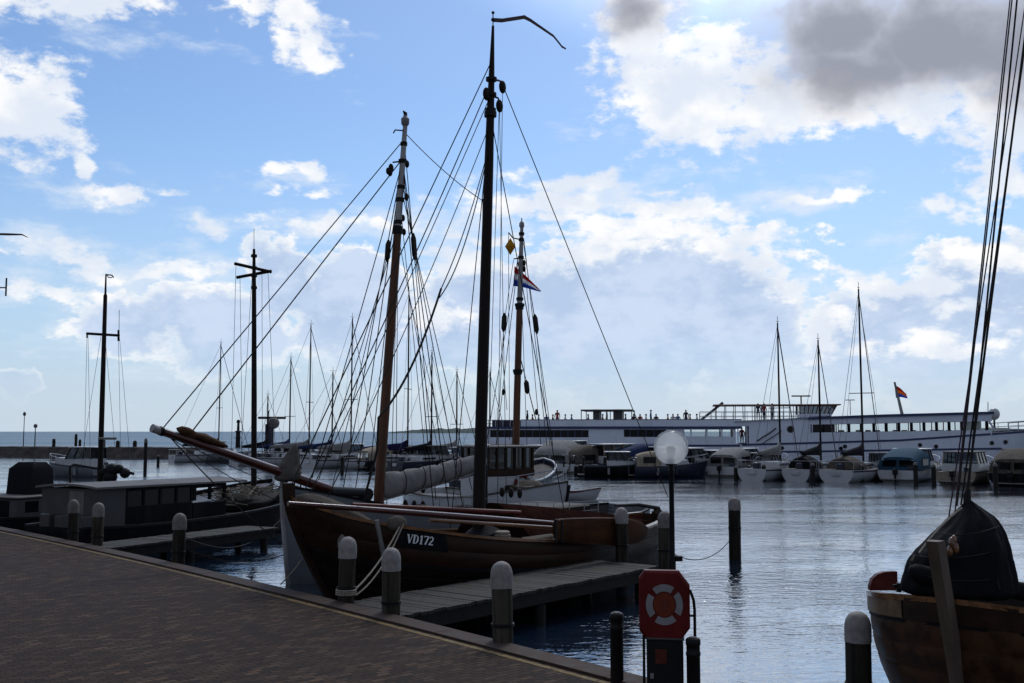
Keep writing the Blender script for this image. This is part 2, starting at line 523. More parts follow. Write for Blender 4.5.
def glass(name, col, rough=0.08):
    m = bpy.data.materials.new(name)
    m.use_nodes = True
    b = m.node_tree.nodes['Principled BSDF']
    b.inputs['Base Color'].default_value = (*col, 1)
    b.inputs['Roughness'].default_value = rough
    b.inputs['Specular IOR Level'].default_value = 0.15
    MATS[name] = m
glass('dark_glass', (0.008, 0.009, 0.011), 0.12)
def clear_glass(name, tint, amt):
    m = bpy.data.materials.new(name)
    m.use_nodes = True
    t = m.node_tree
    t.nodes.clear()
    o = node('ShaderNodeOutputMaterial', t)
    a = node('ShaderNodeBsdfTransparent', t)
    a.inputs[0].default_value = (*tint, 1)
    g = node('ShaderNodeBsdfGlossy', t)
    g.inputs['Roughness'].default_value = 0.05
    fr = node('ShaderNodeFresnel', t)
    fr.inputs[0].default_value = 1.45
    x = node('ShaderNodeMixShader', t)
    wire(math_('MULTIPLY', fr.outputs[0], amt, tree=t), x.inputs[0], t)
    wire(a.outputs[0], x.inputs[1], t)
    wire(g.outputs[0], x.inputs[2], t)
    wire(x.outputs[0], o.inputs[0], t)
    MATS[name] = m
clear_glass('clear_glass', (0.93, 0.95, 0.95), 1.0)
clear_glass('smoke_glass', (0.30, 0.33, 0.36), 1.0)

# white plastic of the lamp globe: lets light through
def globe_mat():
    m = bpy.data.materials.new('globe_plastic')
    m.use_nodes = True
    t = m.node_tree
    t.nodes.clear()
    o = node('ShaderNodeOutputMaterial', t)
    tr = node('ShaderNodeBsdfTranslucent', t)
    tr.inputs[0].default_value = (0.97, 0.97, 0.95, 1)
    df = node('ShaderNodeBsdfDiffuse', t)
    df.inputs[0].default_value = (0.80, 0.80, 0.78, 1)
    tp = node('ShaderNodeBsdfTransparent', t)
    tp.inputs[0].default_value = (0.97, 0.98, 0.98, 1)
    gl = node('ShaderNodeBsdfGlossy', t)
    gl.inputs['Roughness'].default_value = 0.12
    x1 = node('ShaderNodeMixShader', t); x1.inputs[0].default_value = 0.06
    wire(tr.outputs[0], x1.inputs[1], t); wire(df.outputs[0], x1.inputs[2], t)
    x2 = node('ShaderNodeMixShader', t); x2.inputs[0].default_value = 0.36
    wire(x1.outputs[0], x2.inputs[1], t); wire(tp.outputs[0], x2.inputs[2], t)
    lw = node('ShaderNodeFresnel', t); lw.inputs[0].default_value = 1.12
    x3 = node('ShaderNodeMixShader', t)
    wire(lw.outputs[0], x3.inputs[0], t); wire(x2.outputs[0], x3.inputs[1], t); wire(gl.outputs[0], x3.inputs[2], t)
    wire(x3.outputs[0], o.inputs[0], t)
    MATS['globe_plastic'] = m
globe_mat()

def cloth_mat(name, c):
    """thin bunting that the light shines through"""
    m = bpy.data.materials.new(name)
    m.use_nodes = True
    t = m.node_tree
    t.nodes.clear()
    o = node('ShaderNodeOutputMaterial', t)
    d = node('ShaderNodeBsdfDiffuse', t); d.inputs[0].default_value = (*c, 1)
    r_ = node('ShaderNodeBsdfTranslucent', t); r_.inputs[0].default_value = (*c, 1)
    x = node('ShaderNodeMixShader', t); x.inputs[0].default_value = 0.6
    wire(d.outputs[0], x.inputs[1], t); wire(r_.outputs[0], x.inputs[2], t); wire(x.outputs[0], o.inputs[0], t)
    MATS[name] = m
cloth_mat('flag_red', (0.55, 0.05, 0.03)); cloth_mat('flag_white', (0.82, 0.82, 0.84)); cloth_mat('flag_blue', (0.05, 0.13, 0.50))
cloth_mat('flag_orange', (0.78, 0.26, 0.05)); cloth_mat('yellow_cloth', (0.55, 0.33, 0.05))

def sea_mat():
    """wind roughened open water beyond the breakwater"""
    m = mat('open_sea', (0.10, 0.165, 0.215), 0.35, 0.25, 0.02, (0.15, 1, 1))
    m.node_tree.nodes['Principled BSDF'].inputs['IOR'].default_value = 1.10
sea_mat()

def water_mat():
    m = bpy.data.materials.new('water')
    m.use_nodes = True
    t = m.node_tree
    b = t.nodes['Principled BSDF']
    b.inputs['Base Color'].default_value = (0.009, 0.021, 0.042, 1)
    b.inputs['Roughness'].default_value = 0.06
    b.inputs['IOR'].default_value = 1.9
    b.inputs['Specular Tint'].default_value = (0.80, 0.93, 1.0, 1)
    tc = node('ShaderNodeTexCoord', t)
    v = tc.outputs['Object']
    n1 = noise(v, 2.0, 1.5, 0.5, (0.70, 1.4, 1), t, dist=0.7)
    n2 = noise(v, 5.0, 2.0, 0.5, (0.8, 1.4, 1), t, dist=0.4, offset=(4, 9, 0))
    n4 = noise(v, 10.0, 2.0, 0.5, (0.8, 1.4, 1), t, dist=0.3, offset=(2, 5, 0))
    n3 = noise(v, 0.16, 2.0, 0.5, (0.6, 1.3, 1), t, offset=(1, 2, 0))
    # calmer and rougher patches of breeze
    pat = smooth(n3.outputs[0], 0.36, 0.66, 0.40, 1.40, tree=t)
    h = math_('ADD', math_('MULTIPLY', n1.outputs[0], 0.026, tree=t), math_('ADD', math_('MULTIPLY', n2.outputs[0], 0.015, tree=t), math_('MULTIPLY', n4.outputs[0], 0.007, tree=t), tree=t), tree=t)
    h = math_('MULTIPLY', h, pat, tree=t)
    bp = node('ShaderNodeBump', t)
    bp.inputs['Strength'].default_value = 1.0
    bp.inputs['Distance'].default_value = 1.0
    wire(h, bp.inputs['Height'], t)
    wire(bp.outputs[0], b.inputs['Normal'], t)
    wire(bp.outputs[0], b.inputs['Coat Normal'], t)
    b.inputs['Coat Weight'].default_value = 1.0
    b.inputs['Coat IOR'].default_value = 1.7
    b.inputs['Coat Roughness'].default_value = 0.05
    MATS['water'] = m
water_mat()

QROT = R(-46.5)
def brick_mat():
    m = bpy.data.materials.new('quay_brick')
    m.use_nodes = True
    t = m.node_tree
    b = t.nodes['Principled BSDF']
    tc = node('ShaderNodeTexCoord', t)
    mp = node('ShaderNodeMapping', t)
    mp.inputs['Rotation'].default_value = (0, 0, -QROT + R(90))
    wire(tc.outputs['Object'], mp.inputs[0], t)
    sx = node('ShaderNodeSeparateXYZ', t)
    wire(mp.outputs[0], sx.inputs[0], t)
    BWd, BHt, JT = 0.21, 0.105, 0.009
    row = math_('FLOOR', math_('DIVIDE', sx.outputs[1], BHt, tree=t), tree=t)
    wob = node('ShaderNodeTexWhiteNoise', t, noise_dimensions='1D')
    wire(row, wob.inputs['W'], t)
    xo = math_('ADD', sx.outputs[0], math_('MULTIPLY', math_('ADD', math_('FLOORED_MODULO', row, 2.0, tree=t), math_('MULTIPLY', wob.outputs['Value'], 0.3, tree=t), tree=t), BWd / 2, tree=t), tree=t)
    colm = math_('FLOOR', math_('DIVIDE', xo, BWd, tree=t), tree=t)
    fx_ = math_('MULTIPLY', math_('FRACT', math_('DIVIDE', xo, BWd, tree=t), tree=t), BWd, tree=t)
    fy_ = math_('MULTIPLY', math_('FRACT', math_('DIVIDE', sx.outputs[1], BHt, tree=t), tree=t), BHt, tree=t)
    dx_ = math_('MINIMUM', fx_, math_('SUBTRACT', BWd, fx_, tree=t), tree=t)
    dy_ = math_('MINIMUM', fy_, math_('SUBTRACT', BHt, fy_, tree=t), tree=t)
    face = smooth(math_('MINIMUM', dx_, dy_, tree=t), JT * .35, JT * 1.1, tree=t)
    cid = node('ShaderNodeCombineXYZ', t)
    wire(colm, cid.inputs[0], t); wire(row, cid.inputs[1], t)
    wn = node('ShaderNodeTexWhiteNoise', t, noise_dimensions='2D')
    wire(cid.outputs[0], wn.inputs['Vector'], t)
    rnd_ = wn.outputs['Value']
    tone = node('ShaderNodeValToRGB', t)
    tone.color_ramp.interpolation = 'LINEAR'
    els = tone.color_ramp.elements
    els[0].position = 0.0; els[0].color = (0.0195, 0.0107, 0.0063, 1)
    els[1].position = 1.0; els[1].color = (0.1074, 0.0549, 0.0293, 1)
    for ps, cc in ((.35, (0.0354, 0.0185, 0.0101, 1)), (.75, (0.0525, 0.0274, 0.0150, 1)), (.93, (0.0756, 0.0476, 0.0305, 1))):
        e_ = els.new(ps); e_.color = cc
    wire(rnd_, tone.inputs[0], t)
    bricks = mix(face, (0.008, 0.006, 0.0045), tone.outputs[0], t)
    v = tc.outputs['Object']
    big = noise(v, 0.35, 5.0, 0.6, (1, 1, 1), t).outputs[0]
    fine = noise(v, 14.0, 4.0, 0.6, (1, 1, 1), t).outputs[0]
    c = mix(smooth(big, 0.38, 0.66, 0.0, 0.55, tree=t), bricks, (0.019, 0.0103, 0.0062), t)
    c = mix(smooth(fine, 0.55, 0.75, 0.0, 0.35, tree=t), c, (0.10, 0.060, 0.038), t)
    big2 = noise(v, 0.9, 6.0, 0.7, (1, 1, 1), t, offset=(7, 1, 0)).outputs[0]
    c = mix(smooth(big2, 0.57, 0.70, 0.0, 0.6, tree=t), c, (0.009, 0.0065, 0.005), t)
    c = mix(smooth(big2, 0.40, 0.28, 0.0, 0.45, tree=t), c, (0.055, 0.036, 0.026), t)
    wire(c, b.inputs['Base Color'], t)
    b.inputs['Roughness'].default_value = 0.82
    b.inputs['Specular IOR Level'].default_value = 0.12
    h = math_('ADD', math_('ADD', face, math_('MULTIPLY', rnd_, 0.9, tree=t), tree=t), math_('MULTIPLY', fine, 0.6, tree=t), tree=t)
    h = math_('ADD', h, math_('MULTIPLY', big, 1.5, tree=t), tree=t)
    bp = node('ShaderNodeBump', t)
    bp.inputs['Strength'].default_value = 0.7
    bp.inputs['Distance'].default_value = 0.022
    wire(h, bp.inputs['Height'], t)
    wire(bp.outputs[0], b.inputs['Normal'], t)
    MATS['quay_brick'] = m
brick_mat()

def worn_paint(name, col, under, amt):
    m = mat(name, col, 0.7, 0.2, 6)
    t = m.node_tree
    b = t.nodes['Principled BSDF']
    tc = node('ShaderNodeTexCoord', t)
    n = noise(tc.outputs['Object'], 9.0, 6.0, 0.7, (1, 1, 1), t)
    c = mix(smooth(n.outputs[0], amt, amt + 0.15, tree=t), col, under, t)
    wire(c, b.inputs['Base Color'], t)
worn_paint('yellow_line', (0.17, 0.105, 0.022), (0.038, 0.023, 0.015), 0.46)
M = MATS

# ------------------------------------------------------------------ the setting: water, quay, far shores
w = MB()
xs = [-30000, -3000, -400, -120, 0, 120, 400, 3000, 30000]
w.grid([[(x, y, WZ) for x in xs] for y in (-200, -20, 60, 150, 185)], smooth=False)
tag(w.build('water', M['water']), kind='structure')
w = MB()
w.grid([[(x, y, WZ) for x in xs] for y in (185, 400, 1500, 6000, 40000)], smooth=False)
tag(w.build('open_sea', M['open_sea']), kind='structure')
w = MB()
w.grid([[(x, y, WZ - 3.0) for x in (-30000, 30000)] for y in (-200, 40000)], smooth=False)
tag(w.build('lake_bed', M['stone_dark']), kind='structure')

def edge(t):
    s = -1.83787598e-03 * t * t - 1.47558435e-01 * t + 9.27880156
    k = 2 ** -0.5
    return Vector(((s + t) * k, (s - t) * k, 0))
def edge_dir(t):
    return (edge(t + .05) - edge(t - .05)).normalized()
def edge_in(t, d, z):
    e = edge_dir(t)
    n = Vector((e.y, -e.x, 0))        # towards the land (right hand of travel)
    if n.y > 0: n = -n
    q = edge(t) + n * d
    return Vector((q.x, q.y, z))
TS = [-70 + i * 1.6 for i in range(0, 66)]
q = MB()
rows = [[edge_in(t, 0.38, 0.0), edge_in(t, 6.0, 0.0), edge_in(t, 20.0, 0.0), edge_in(t, 60.0, 0.0)] for t in TS]
q.grid(rows, smooth=False)
tag(q.build('quay_pavement', M['quay_brick']), kind='structure')
# kerb: stones 1.2 m long with open joints
q = MB()
t = -60.0
while t < 24:
    a0, a1 = t + 0.006, t + 1.194
    dz = random.uniform(-.004, .004)
    ring = lambda u: [edge_in(u, -0.02, -0.30), edge_in(u, -0.02, 0.018 + dz), edge_in(u, 0.005, 0.04 + dz), edge_in(u, 0.37, 0.032 + dz), edge_in(u, 0.375, -0.30)]
    q.loft([ring(a0), ring((a0 + a1) / 2), ring(a1)], True, True)
    t += 1.2
tag(q.build('kerb', M['kerb_stone']), kind='structure')
q = MB()
rows = [[edge_in(t, 0.44, 0.004), edge_in(t, 0.535, 0.004)] for t in [-60 + i * 0.7 for i in range(120)]]
q.grid(rows, smooth=False)
tag(q.build('painted_line', M['yellow_line']), kind='structure')
q = MB()
rows = [[edge_in(t, 0.02, -0.28), edge_in(t, 0.02, WZ - 3)] for t in TS]
q.grid(rows, smooth=False)
tag(q.build('quay_wall', M['quay_wall']), kind='structure')

# far low land on the horizon
def land(name, pxs, Y, hgt, matn):
    b = MB()
    x0, x1 = [(p - 512) / FPX * Y for p in pxs]
    n = 60
    rings = []
    for i in range(n + 1):
        f = i / n
        x = lerp(x0, x1, f)
        e = min(1, 6 * f, 6 * (1 - f))
        h = hgt * e * (0.75 + 0.35 * random.random())
        rings.append([Vector((x, Y - 60, WZ - 1)), Vector((x, Y - 30, WZ + h * .6)), Vector((x, Y, WZ + h)), Vector((x, Y + 120, WZ + h)), Vector((x, Y + 160, WZ - 1))])
    b.loft(rings, True, True)
    tag(b.build(name, M[matn]), kind='structure')
land('far_shore', (383, 640), 2300, 11, 'land_far')
land('far_shore', (930, 1300), 3000, 13, 'land_far')
land('far_shore', (-700, -60), 2600, 12, 'land_far')
# breakwater of dark stone at the harbour mouth
bw = MB()
n = 90
rings = []
A, B = Vector((-115, 168, 0)), Vector((-42, 146, 0))
nn = Vector((-(B - A).y, (B - A).x, 0)).normalized()
for i in range(n + 1):
    p = A.lerp(B, i / n)
    j = lambda s: random.uniform(-s, s)
    rings.append([p - nn * (3.2 + j(.3)) + Vector((0, 0, WZ - .6)), p - nn * (1.9 + j(.2)) + Vector((0, 0, WZ + .9 + j(.15))), p - nn * 1.5 + Vector((0, 0, .78 + j(.05))),
                  p + nn * 1.5 + Vector((0, 0, .8 + j(.05))), p + nn * 3.4 + Vector((0, 0, WZ - .6))])
bw.loft(rings, True, True)
tag(bw.build('breakwater', M['stone_dark']), label='low dark stone breakwater across the harbour mouth behind the grey cabin boat', cat='breakwater')

# ------------------------------------------------------------------ bollards of the quay and the jetties
def make_bollard():
    root = empty('mooring_bollard', (0, 0, 0))
    p = MB()
    rings = []
    for z in (-3.4, -1.5, -0.5, 0.2, 0.74):
        rings.append([(math.cos(2*PI*k/20) * (.15 + .004 * math.sin(5*k)), math.sin(2*PI*k/20) * (.15 + .004 * math.cos(7*k)), z) for k in range(20)])
    p.loft(rings, True, True, True)
    p.build('pile', M['pile_wood'], root)
    c = MB()
    c.lathe([(.150, .735), (.160, .742), (.161, .90), (.157, .96), (.142, 1.02), (.112, 1.07), (.070, 1.10), (.028, 1.115), (.001, 1.118)], n=20)
    c.build('painted_cap', M['cap_paint'], root)
    b = MB()
    b.lathe([(.156, .20), (.168, .202), (.168, .248), (.156, .25)], n=20)
    b.build('iron_band', M['iron'], root)
    return root
BOLL = make_bollard()
first = [True]
def bollard(px, py_base, label, dz=0.0, sc=1.0, pos=None, tilt=(0, 0), rz=0.0, base=0.0):
    o = BOLL if first[0] else copy_tree(BOLL)
    first[0] = False
    p = pos or gz(px, py_base, base)
    o.location = (p[0], p[1], dz)
    o.rotation_euler = (R(tilt[0]), R(tilt[1]), rz)
    o.scale = (sc, sc, 1.0)
    tag(o, label, 'bollard', 'white capped wooden bollards of the harbour')
    return o
bollard(73, 540, 'white capped bollard before the cabin boat end, left one of a close pair', tilt=(0, -1), sc=.93)
bollard(97, 545, 'white capped bollard where the far jetty meets the quay, right one of a close pair', tilt=(0, .6), sc=.95, rz=1)
bollard(178, 562, 'brownish capped bollard standing alone in front of the far jetty', tilt=(1, 1.4), rz=2)
bollard(346, 602.5, 'white capped bollard with rope tied round it beside the oak bow', tilt=(.5, -1.0), rz=3, dz=.03)
bollard(391, 614, 'white capped bollard on the quay corner of the near jetty under the hull lettering', tilt=(-.8, 1.1), rz=4, dz=-.03)
bollard(503, 643, 'largest brown stained bollard at the quay edge in front of the near jetty', dz=.03, tilt=(1.0, -1.2), rz=5)
bollard(0, 0, 'grey capped bollard on the outer jetty end beside the leeboard', pos=at(621.5, 520, 25.3), dz=.08, rz=1.5)
bollard(0, 0, 'grey capped bollard touching the black lamp post on the jetty end', pos=at(664.5, 520, 24.4), dz=.06, rz=2.5)
bollard(0, 0, 'dark mooring pile standing alone in open water with a ringed reflection', pos=at(734.5, 520, 31.0), dz=-.03, sc=1.14, tilt=(0, .4), rz=.5)
bollard(0, 0, 'tall pale capped bollard beside the bow of the boat with the black sail bag', pos=at(857.5, 640, 13.4), dz=-.36, sc=1.02, tilt=(0, -.6), rz=3.5)

# ------------------------------------------------------------------ jetties
def jetty(name, a, b, width, side, z, label, planks):
    """a, b: the near long edge; side: unit normal towards the far edge"""
    a, b = Vector(a), Vector(b)
    d = (b - a).normalized()
    L = (b - a).length
    nrm = Vector((-d.y, d.x, 0)) * side
    root = empty(name, (a.x, a.y, z), 0, label, 'jetty')
    mb = MB()
    n = planks
    for i in range(n):
        t0, t1 = L * i / n + .006, L * (i + 1) / n - .006
        h = random.uniform(-.006, .006)
        e0, e1 = random.uniform(-.025, .025), random.uniform(-.025, .025)
        P = [d*t0 + nrm*e0, d*t1 + nrm*e0, d*t1 + nrm*(width+e1), d*t0 + nrm*(width+e1)]
        mb.loft([[p + Vector((0, 0, -.055 + h)) for p in P], [p + Vector((0, 0, h)) for p in P]], True, True)
    mb.build('deck', M['dock_plank'], root)
    for s in (.16, width - .16):
        m = MB()
        c = d * (L / 2) + nrm * s
        m.box((c.x, c.y, -.20), (L - .1, .14, .26), rz=math.atan2(d.y, d.x), bev=.01)
        m.build('beam', M['wet_wood'], root)
    m = MB()
    c = d * (L - .09) + nrm * (width / 2)
    m.box((c.x, c.y, -.205), (.10, width - .50, .20), rz=math.atan2(d.y, d.x))
    m.build('end_board', M['wet_wood'], root)
    for t in [L * .06, L * .5, L * .93]:
        for s in (.16, width - .16):
            m = MB()
            c = d * t + nrm * s
            m.lathe([(.115, -3.0), (.115, -.335)], (c.x, c.y, 0), 12)
            m.build('pile', M['wet_wood'], root)
    return root, d, nrm, L
J1a, J1b = gz(404, 616, -.02), gz(660, 565.5, -.02)
jetty('timber_jetty', (J1a.x - .25, J1a.y - .3, 0), J1b, 1.75, 1, -.01, 'grey plank jetty running from the quay beside the oak hull to the globe lamp', 54)
J2a, J2b = gz(104, 549, -.02), gz(279, 527, -.02)
jetty('timber_jetty', (J2a.x - .2, J2a.y - .4, 0), J2b, 1.35, 1, -.01, 'far plank jetty between the dark cabin boat and the lone brownish bollard', 44)

# ------------------------------------------------------------------ globe lamp on the jetty end
gp = at(671, 447.5, 23.55)
lamp = empty('globe_lamp', (gp.x, gp.y, -.35), 0, 'white globe lamp on a thin black post at the jetty end', 'lamp')
h = gp.z + .35
m = MB().lathe([(.075, 0), (.075, .5), (.058, .56), (.056, h - .62), (.072, h - .60), (.072, h - .50), (.05, h - .48), (.05, h - .37)], n=14)
m.build('post', M['iron'], lamp)
m = MB().lathe([(.10, h - .40), (.13, h - .385), (.13, h - .345), (.06, h - .33), (.06, h - .16), (.095, h - .15), (.10, h - .02), (.08, h + .02), (.02, h + .04)], n=16)
m.build('lamp_fitting', M['iron'], lamp)
m = MB()
prof = [(math.sin(a) * .385, h - math.cos(a) * .385) for a in [PI * (.10 + .90 * i / 22) for i in range(23)]]
prof[-1] = (.002, prof[-1][1])
rings = [[(r * math.cos(2*PI*k/32), r * math.sin(2*PI*k/32), z) for k in range(32)] for r, z in prof]
m.loft(rings, True, False, True)
m.build('globe', M['globe_plastic'], lamp, sharp=0)
m = MB().box((.14, 0, .55), (.16, .10, .12), bev=.01)
m.build('socket_box', M['iron'], lamp)

# ------------------------------------------------------------------ lifebuoy station at the quay edge
DL = 12.45
fc = at(664.5, 605, DL)                      # middle of the red case
frz = R(-9)
life = empty('lifebuoy_station', (fc.x, fc.y, -.3), frz, 'red octagonal lifebuoy case on a black cabinet at the quay edge', 'lifebuoy station')
cz = fc.z + .3
W2, H2, CH = .292, .405, .125
octo = [(-W2 + CH*.8, -H2), (W2 - CH, -H2), (W2, -H2 + CH*1.3), (W2, H2 - CH*1.3), (W2 - CH, H2), (-W2 + CH*.5, H2), (-W2, H2 - CH*.7), (-W2, -H2 + CH)]
m = MB()
sc_ = lambda k: [(x * k, z * k) for x, z in octo]
prof = [(.93, -.10), (1.0, -.075), (1.0, .02), (.97, .06), (.90, .085)]
m.loft([[(x * k, y, cz + z * k) for x, z in octo] for k, y in prof], True, True, False)
m.build('case', M['life_red'], life, sharp=25)
# pictogram: white ring in four pieces round an orange disc
for q4 in range(4):
    m = MB()
    a0, a1 = R(90 * q4 + 45 + 9 + 4), R(90 * q4 + 135 - 9 + 4)
    arc = [a0 + (a1 - a0) * i / 10 for i in range(11)]
    poly = [(math.cos(a) * .212, math.sin(a) * .232) for a in arc] + [(math.cos(a) * .135, math.sin(a) * .150) for a in arc[::-1]]
    m.prism(poly, lambda x, z, t: Vector((x, t, cz + .02 + z)), -.108, -.099)
    m.build('ring_segment', M['life_white'], life)
m = MB()
poly = [(math.cos(2*PI*k/28) * .122, math.sin(2*PI*k/28) * .136) for k in range(28)]
m.prism(poly, lambda x, z, t: Vector((x, t, cz + .02 + z)), -.106, -.099)
m.build('emblem_disc', M['life_orange'], life)
m = MB()
fig = [(-.016, -.085), (.03, -.085), (.034, -.02), (.07, .035), (.056, .048), (.02, .012), (-.006, .014), (-.05, .06), (-.062, .047), (-.026, -.018)]
m.prism(fig, lambda x, z, t: Vector((x, t, cz + .02 + z)), -.111, -.105)
m.prism([(math.cos(2*PI*k/12) * .022 + .005, math.sin(2*PI*k/12) * .024 + .05) for k in range(12)], lambda x, z, t: Vector((x, t, cz + .02 + z)), -.111, -.105)
m.build('emblem_figure', M['dark_red'], life)
m = MB().box((.0, .05, .46), (.42, .32, .90), bev=.012)
m.build('cabinet', M['iron'], life)
m = MB().box((.0, .05, .918), (.445, .345, .022), bev=.005)
m.build('cabinet_lid', M['grey_panel'], life)
m = MB().box((-.045, -.114, .72), (.13, .008, .16))
m.build('cabinet_sign', M['dark_red'], life)
m = MB().box((-.15, -.114, .50), (.04, .008, .06))
m.build('cabinet_lock', M['steel'], life)
m = MB().box((.02, .03, cz - .40), (.06, .05, .30))
m.build('bracket', M['iron'], life)
m = MB()
m.tube([(-.245, .03, -.2), (-.245, .03, cz - .36), (-.22, .03, cz - .30)], .016, 8)
m.build('side_rail', M['iron'], life)
m = MB()
m.tube([(.345, .03, -.2), (.345, .03, cz - .05), (.335, .03, cz + .06), (.30, .03, cz + .16), (.26, .03, cz + .19)], .017, 8)
m.tube([(.345, .03, cz - .12), (.28, .03, cz - .12)], .014, 6)
m.build('bent_rail', M['iron'], life)

def black_post(px, pytop, Y, r, label):
    p = at(px, pytop, Y)
    root = empty('iron_post', (p.x, p.y, -.6), 0, label, 'post', 'short black posts by the lifebuoy station')
    h = p.z + .6
    m = MB().lathe([(r, 0), (r, h - .20), (r * 1.08, h - .19), (r * 1.08, h - .16), (r, h - .15), (r, h - .08), (r * 1.1, h - .07), (r * 1.1, h - .02), (r * .9, h), (.001, h + .004)], n=14)
    m.build('shaft', M['iron'], root)
    m = MB().lathe([(r * .55, h), (r * .6, h + .012), (.001, h + .014)], n=14)
    m.build('cap', M['grey_panel'], root)
black_post(616.5, 613, 12.9, .079, 'black iron post left of the lifebuoy case with water around it')
black_post(693, 638, 12.2, .078, 'black iron post close to the right of the lifebuoy cabinet')

# ------------------------------------------------------------------ generic round hull of a wooden boat
class Hull:
    """x forward from the stern (x=0) to the bow (x=L); z from the water"""
    def __init__(s, L, beam, sheer, plan, draft, rake, flare=2.2, tumble=0.0, stern_rake=0.0):
        s.L, s.b, s.sheer, s.plan, s.draft, s.rake, s.flare, s.tumble, s.srake = L, beam / 2, sheer, plan, draft, rake, flare, tumble, stern_rake
    def gun(s, u):
        return sinterp(u, *s.sheer)
    def half(s, u):
        return max(.012, s.b * sinterp(u, *s.plan))
    def p(s, u, v, side, inset=0.0):
        """u 0 stern .. 1 bow, v 0 keel .. 1 gunwale"""
        g = s.gun(u)
        z = -s.draft + (g + s.draft) * v
        v = min(v, 1.0)
        k = (1 - (1 - v) ** s.flare) ** (1 / 1.6)
        k *= 1 - s.tumble * max(0, v - .6) ** 2
        y = max(.0, (s.half(u) - inset)) * k
        w = max(0, (u - .55) / .45) ** 2
        x = u * s.L - s.rake * w * (1 - v) ** 1.3
        ws = max(0, (.3 - u) / .3) ** 2
        x += s.srake * ws * (1 - v) ** 1.3
        return Vector((x, side * y, z))
    def shell(s, v0, v1, nu=40, nv=8, out=0.0, strakes=0):
        m = MB()
        if strakes:
            vo = []
            for k in range(strakes):
                a, b = lerp(v0, v1, k / strakes), lerp(v0, v1, (k + 1) / strakes)
                vo += [(a, 0.0), (lerp(a, b, .08), .016), (lerp(a, b, .5), .018), (lerp(a, b, .94), .014)]
            vo.append((v1, 0.0))
            for side in (1, -1):
                m.grid([[s.p(i / nu, v, side, -o - out) for v, o in vo] for i in range(nu + 1)])
            return m
        for side in (1, -1):
            rows = [[s.p(i / nu, lerp(v0, v1, j / nv), side, -out) for j in range(nv + 1)] for i in range(nu + 1)]
            m.grid(rows)
        return m
    def closed_stern(s, m, v0, v1, n=8):
        for j in range(n):
            a, b = lerp(v0, v1, j / n), lerp(v0, v1, (j + 1) / n)
            m.add([s.p(0, a, 1), s.p(0, b, 1), s.p(0, b, -1), s.p(0, a, -1)], [(0, 1, 2, 3)])
        return m
    def rail(s, wd, th, u0=0, u1=1, nu=40, sides=(1, -1), v=1.0, lift=0.0):
        m = MB()
        for side in sides:
            rings = []
            for i in range(nu + 1):
                u = lerp(u0, u1, i / nu)
                p = s.p(u, v, side)
                o = Vector((0, side, 0))
                rings.append([p + o * (wd * .35) + Vector((0, 0, lift - th * .5)), p + o * (wd * .35) + Vector((0, 0, lift + th * .5)),
                              p - o * (wd * .65) + Vector((0, 0, lift + th * .5)), p - o * (wd * .65) + Vector((0, 0, lift - th * .5))])
            m.loft(rings, True, True)
        return m
    def under(s, u, dz, side, inset):
        """inside face of the hull dz below the gunwale"""
        g = s.gun(u)
        return s.p(u, 1 - dz / (g + s.draft), side, inset)
    def inner(s, dz, inset, nu=40, u1=.95):
        """inside of the bulwark"""
        m = MB()
        for side in (1, -1):
            rows = [[s.under(u1 * i / nu, dz * j / 3, side, inset) for j in range(4)] for i in range(nu + 1)]
            m.grid(rows)
        return m
    def deck(s, dz, inset, nu=40, u1=.97):
        m = MB()
        rows = []
        for i in range(nu + 1):
            u = u1 * i / nu
            a, b = s.under(u, dz, 1, inset), s.under(u, dz, -1, inset)
            rows.append([a, a.lerp(b, .5) + Vector((0, 0, .03)), b])
        m.grid(rows)
        return m

def part_tube(name, pts, r, matn, parent, n=6):
    return MB().tube(pts, r, n).build(name, M[matn], parent)

# ------------------------------------------------------------------ the oak botter at the near jetty
BB, BS = Vector((-4.35, 20.6, 0)), Vector((4.1, 30.6, 0))
bd = (BB - BS).normalized()
BL = (BB - BS).length
FB = Frame((BS.x, BS.y, WZ), bd)
bot = empty('botter', FB.o, FB.rz, 'oak sailing boat with a black VD172 name panel and the tallest dark mast', 'sailing boat')
HB = Hull(BL, 4.0, ([0, .12, .25, .42, .56, .72, .86, .95, 1], [1.34, 1.24, 1.18, 1.18, 1.27, 1.50, 1.80, 2.08, 2.42]),
          ([0, .06, .2, .4, .6, .78, .9, .96, 1], [.26, .46, .74, .95, 1.0, .90, .62, .34, .0]), .75, 1.9, 2.0, .35, .5)
m = HB.shell(0, .70, strakes=7); HB.closed_stern(m, 0, .70)
m.build('lower_planking', M['hull_lower'], bot)
m = HB.shell(.70, 1.0, strakes=2); HB.closed_stern(m, .7, 1)
m.build('upper_planking', M['hull_oak'], bot)
HB.inner(.55, .10).build('inner_bulwark', M['dark_red'], bot)
HB.deck(.50, .09).build('deck', M['hull_lower'], bot)
HB.rail(.17, .06).build('gunwale', M['varnish'], bot)
HB.rail(.06, .09, v=.70).build('wale', M['black_paint'], bot)
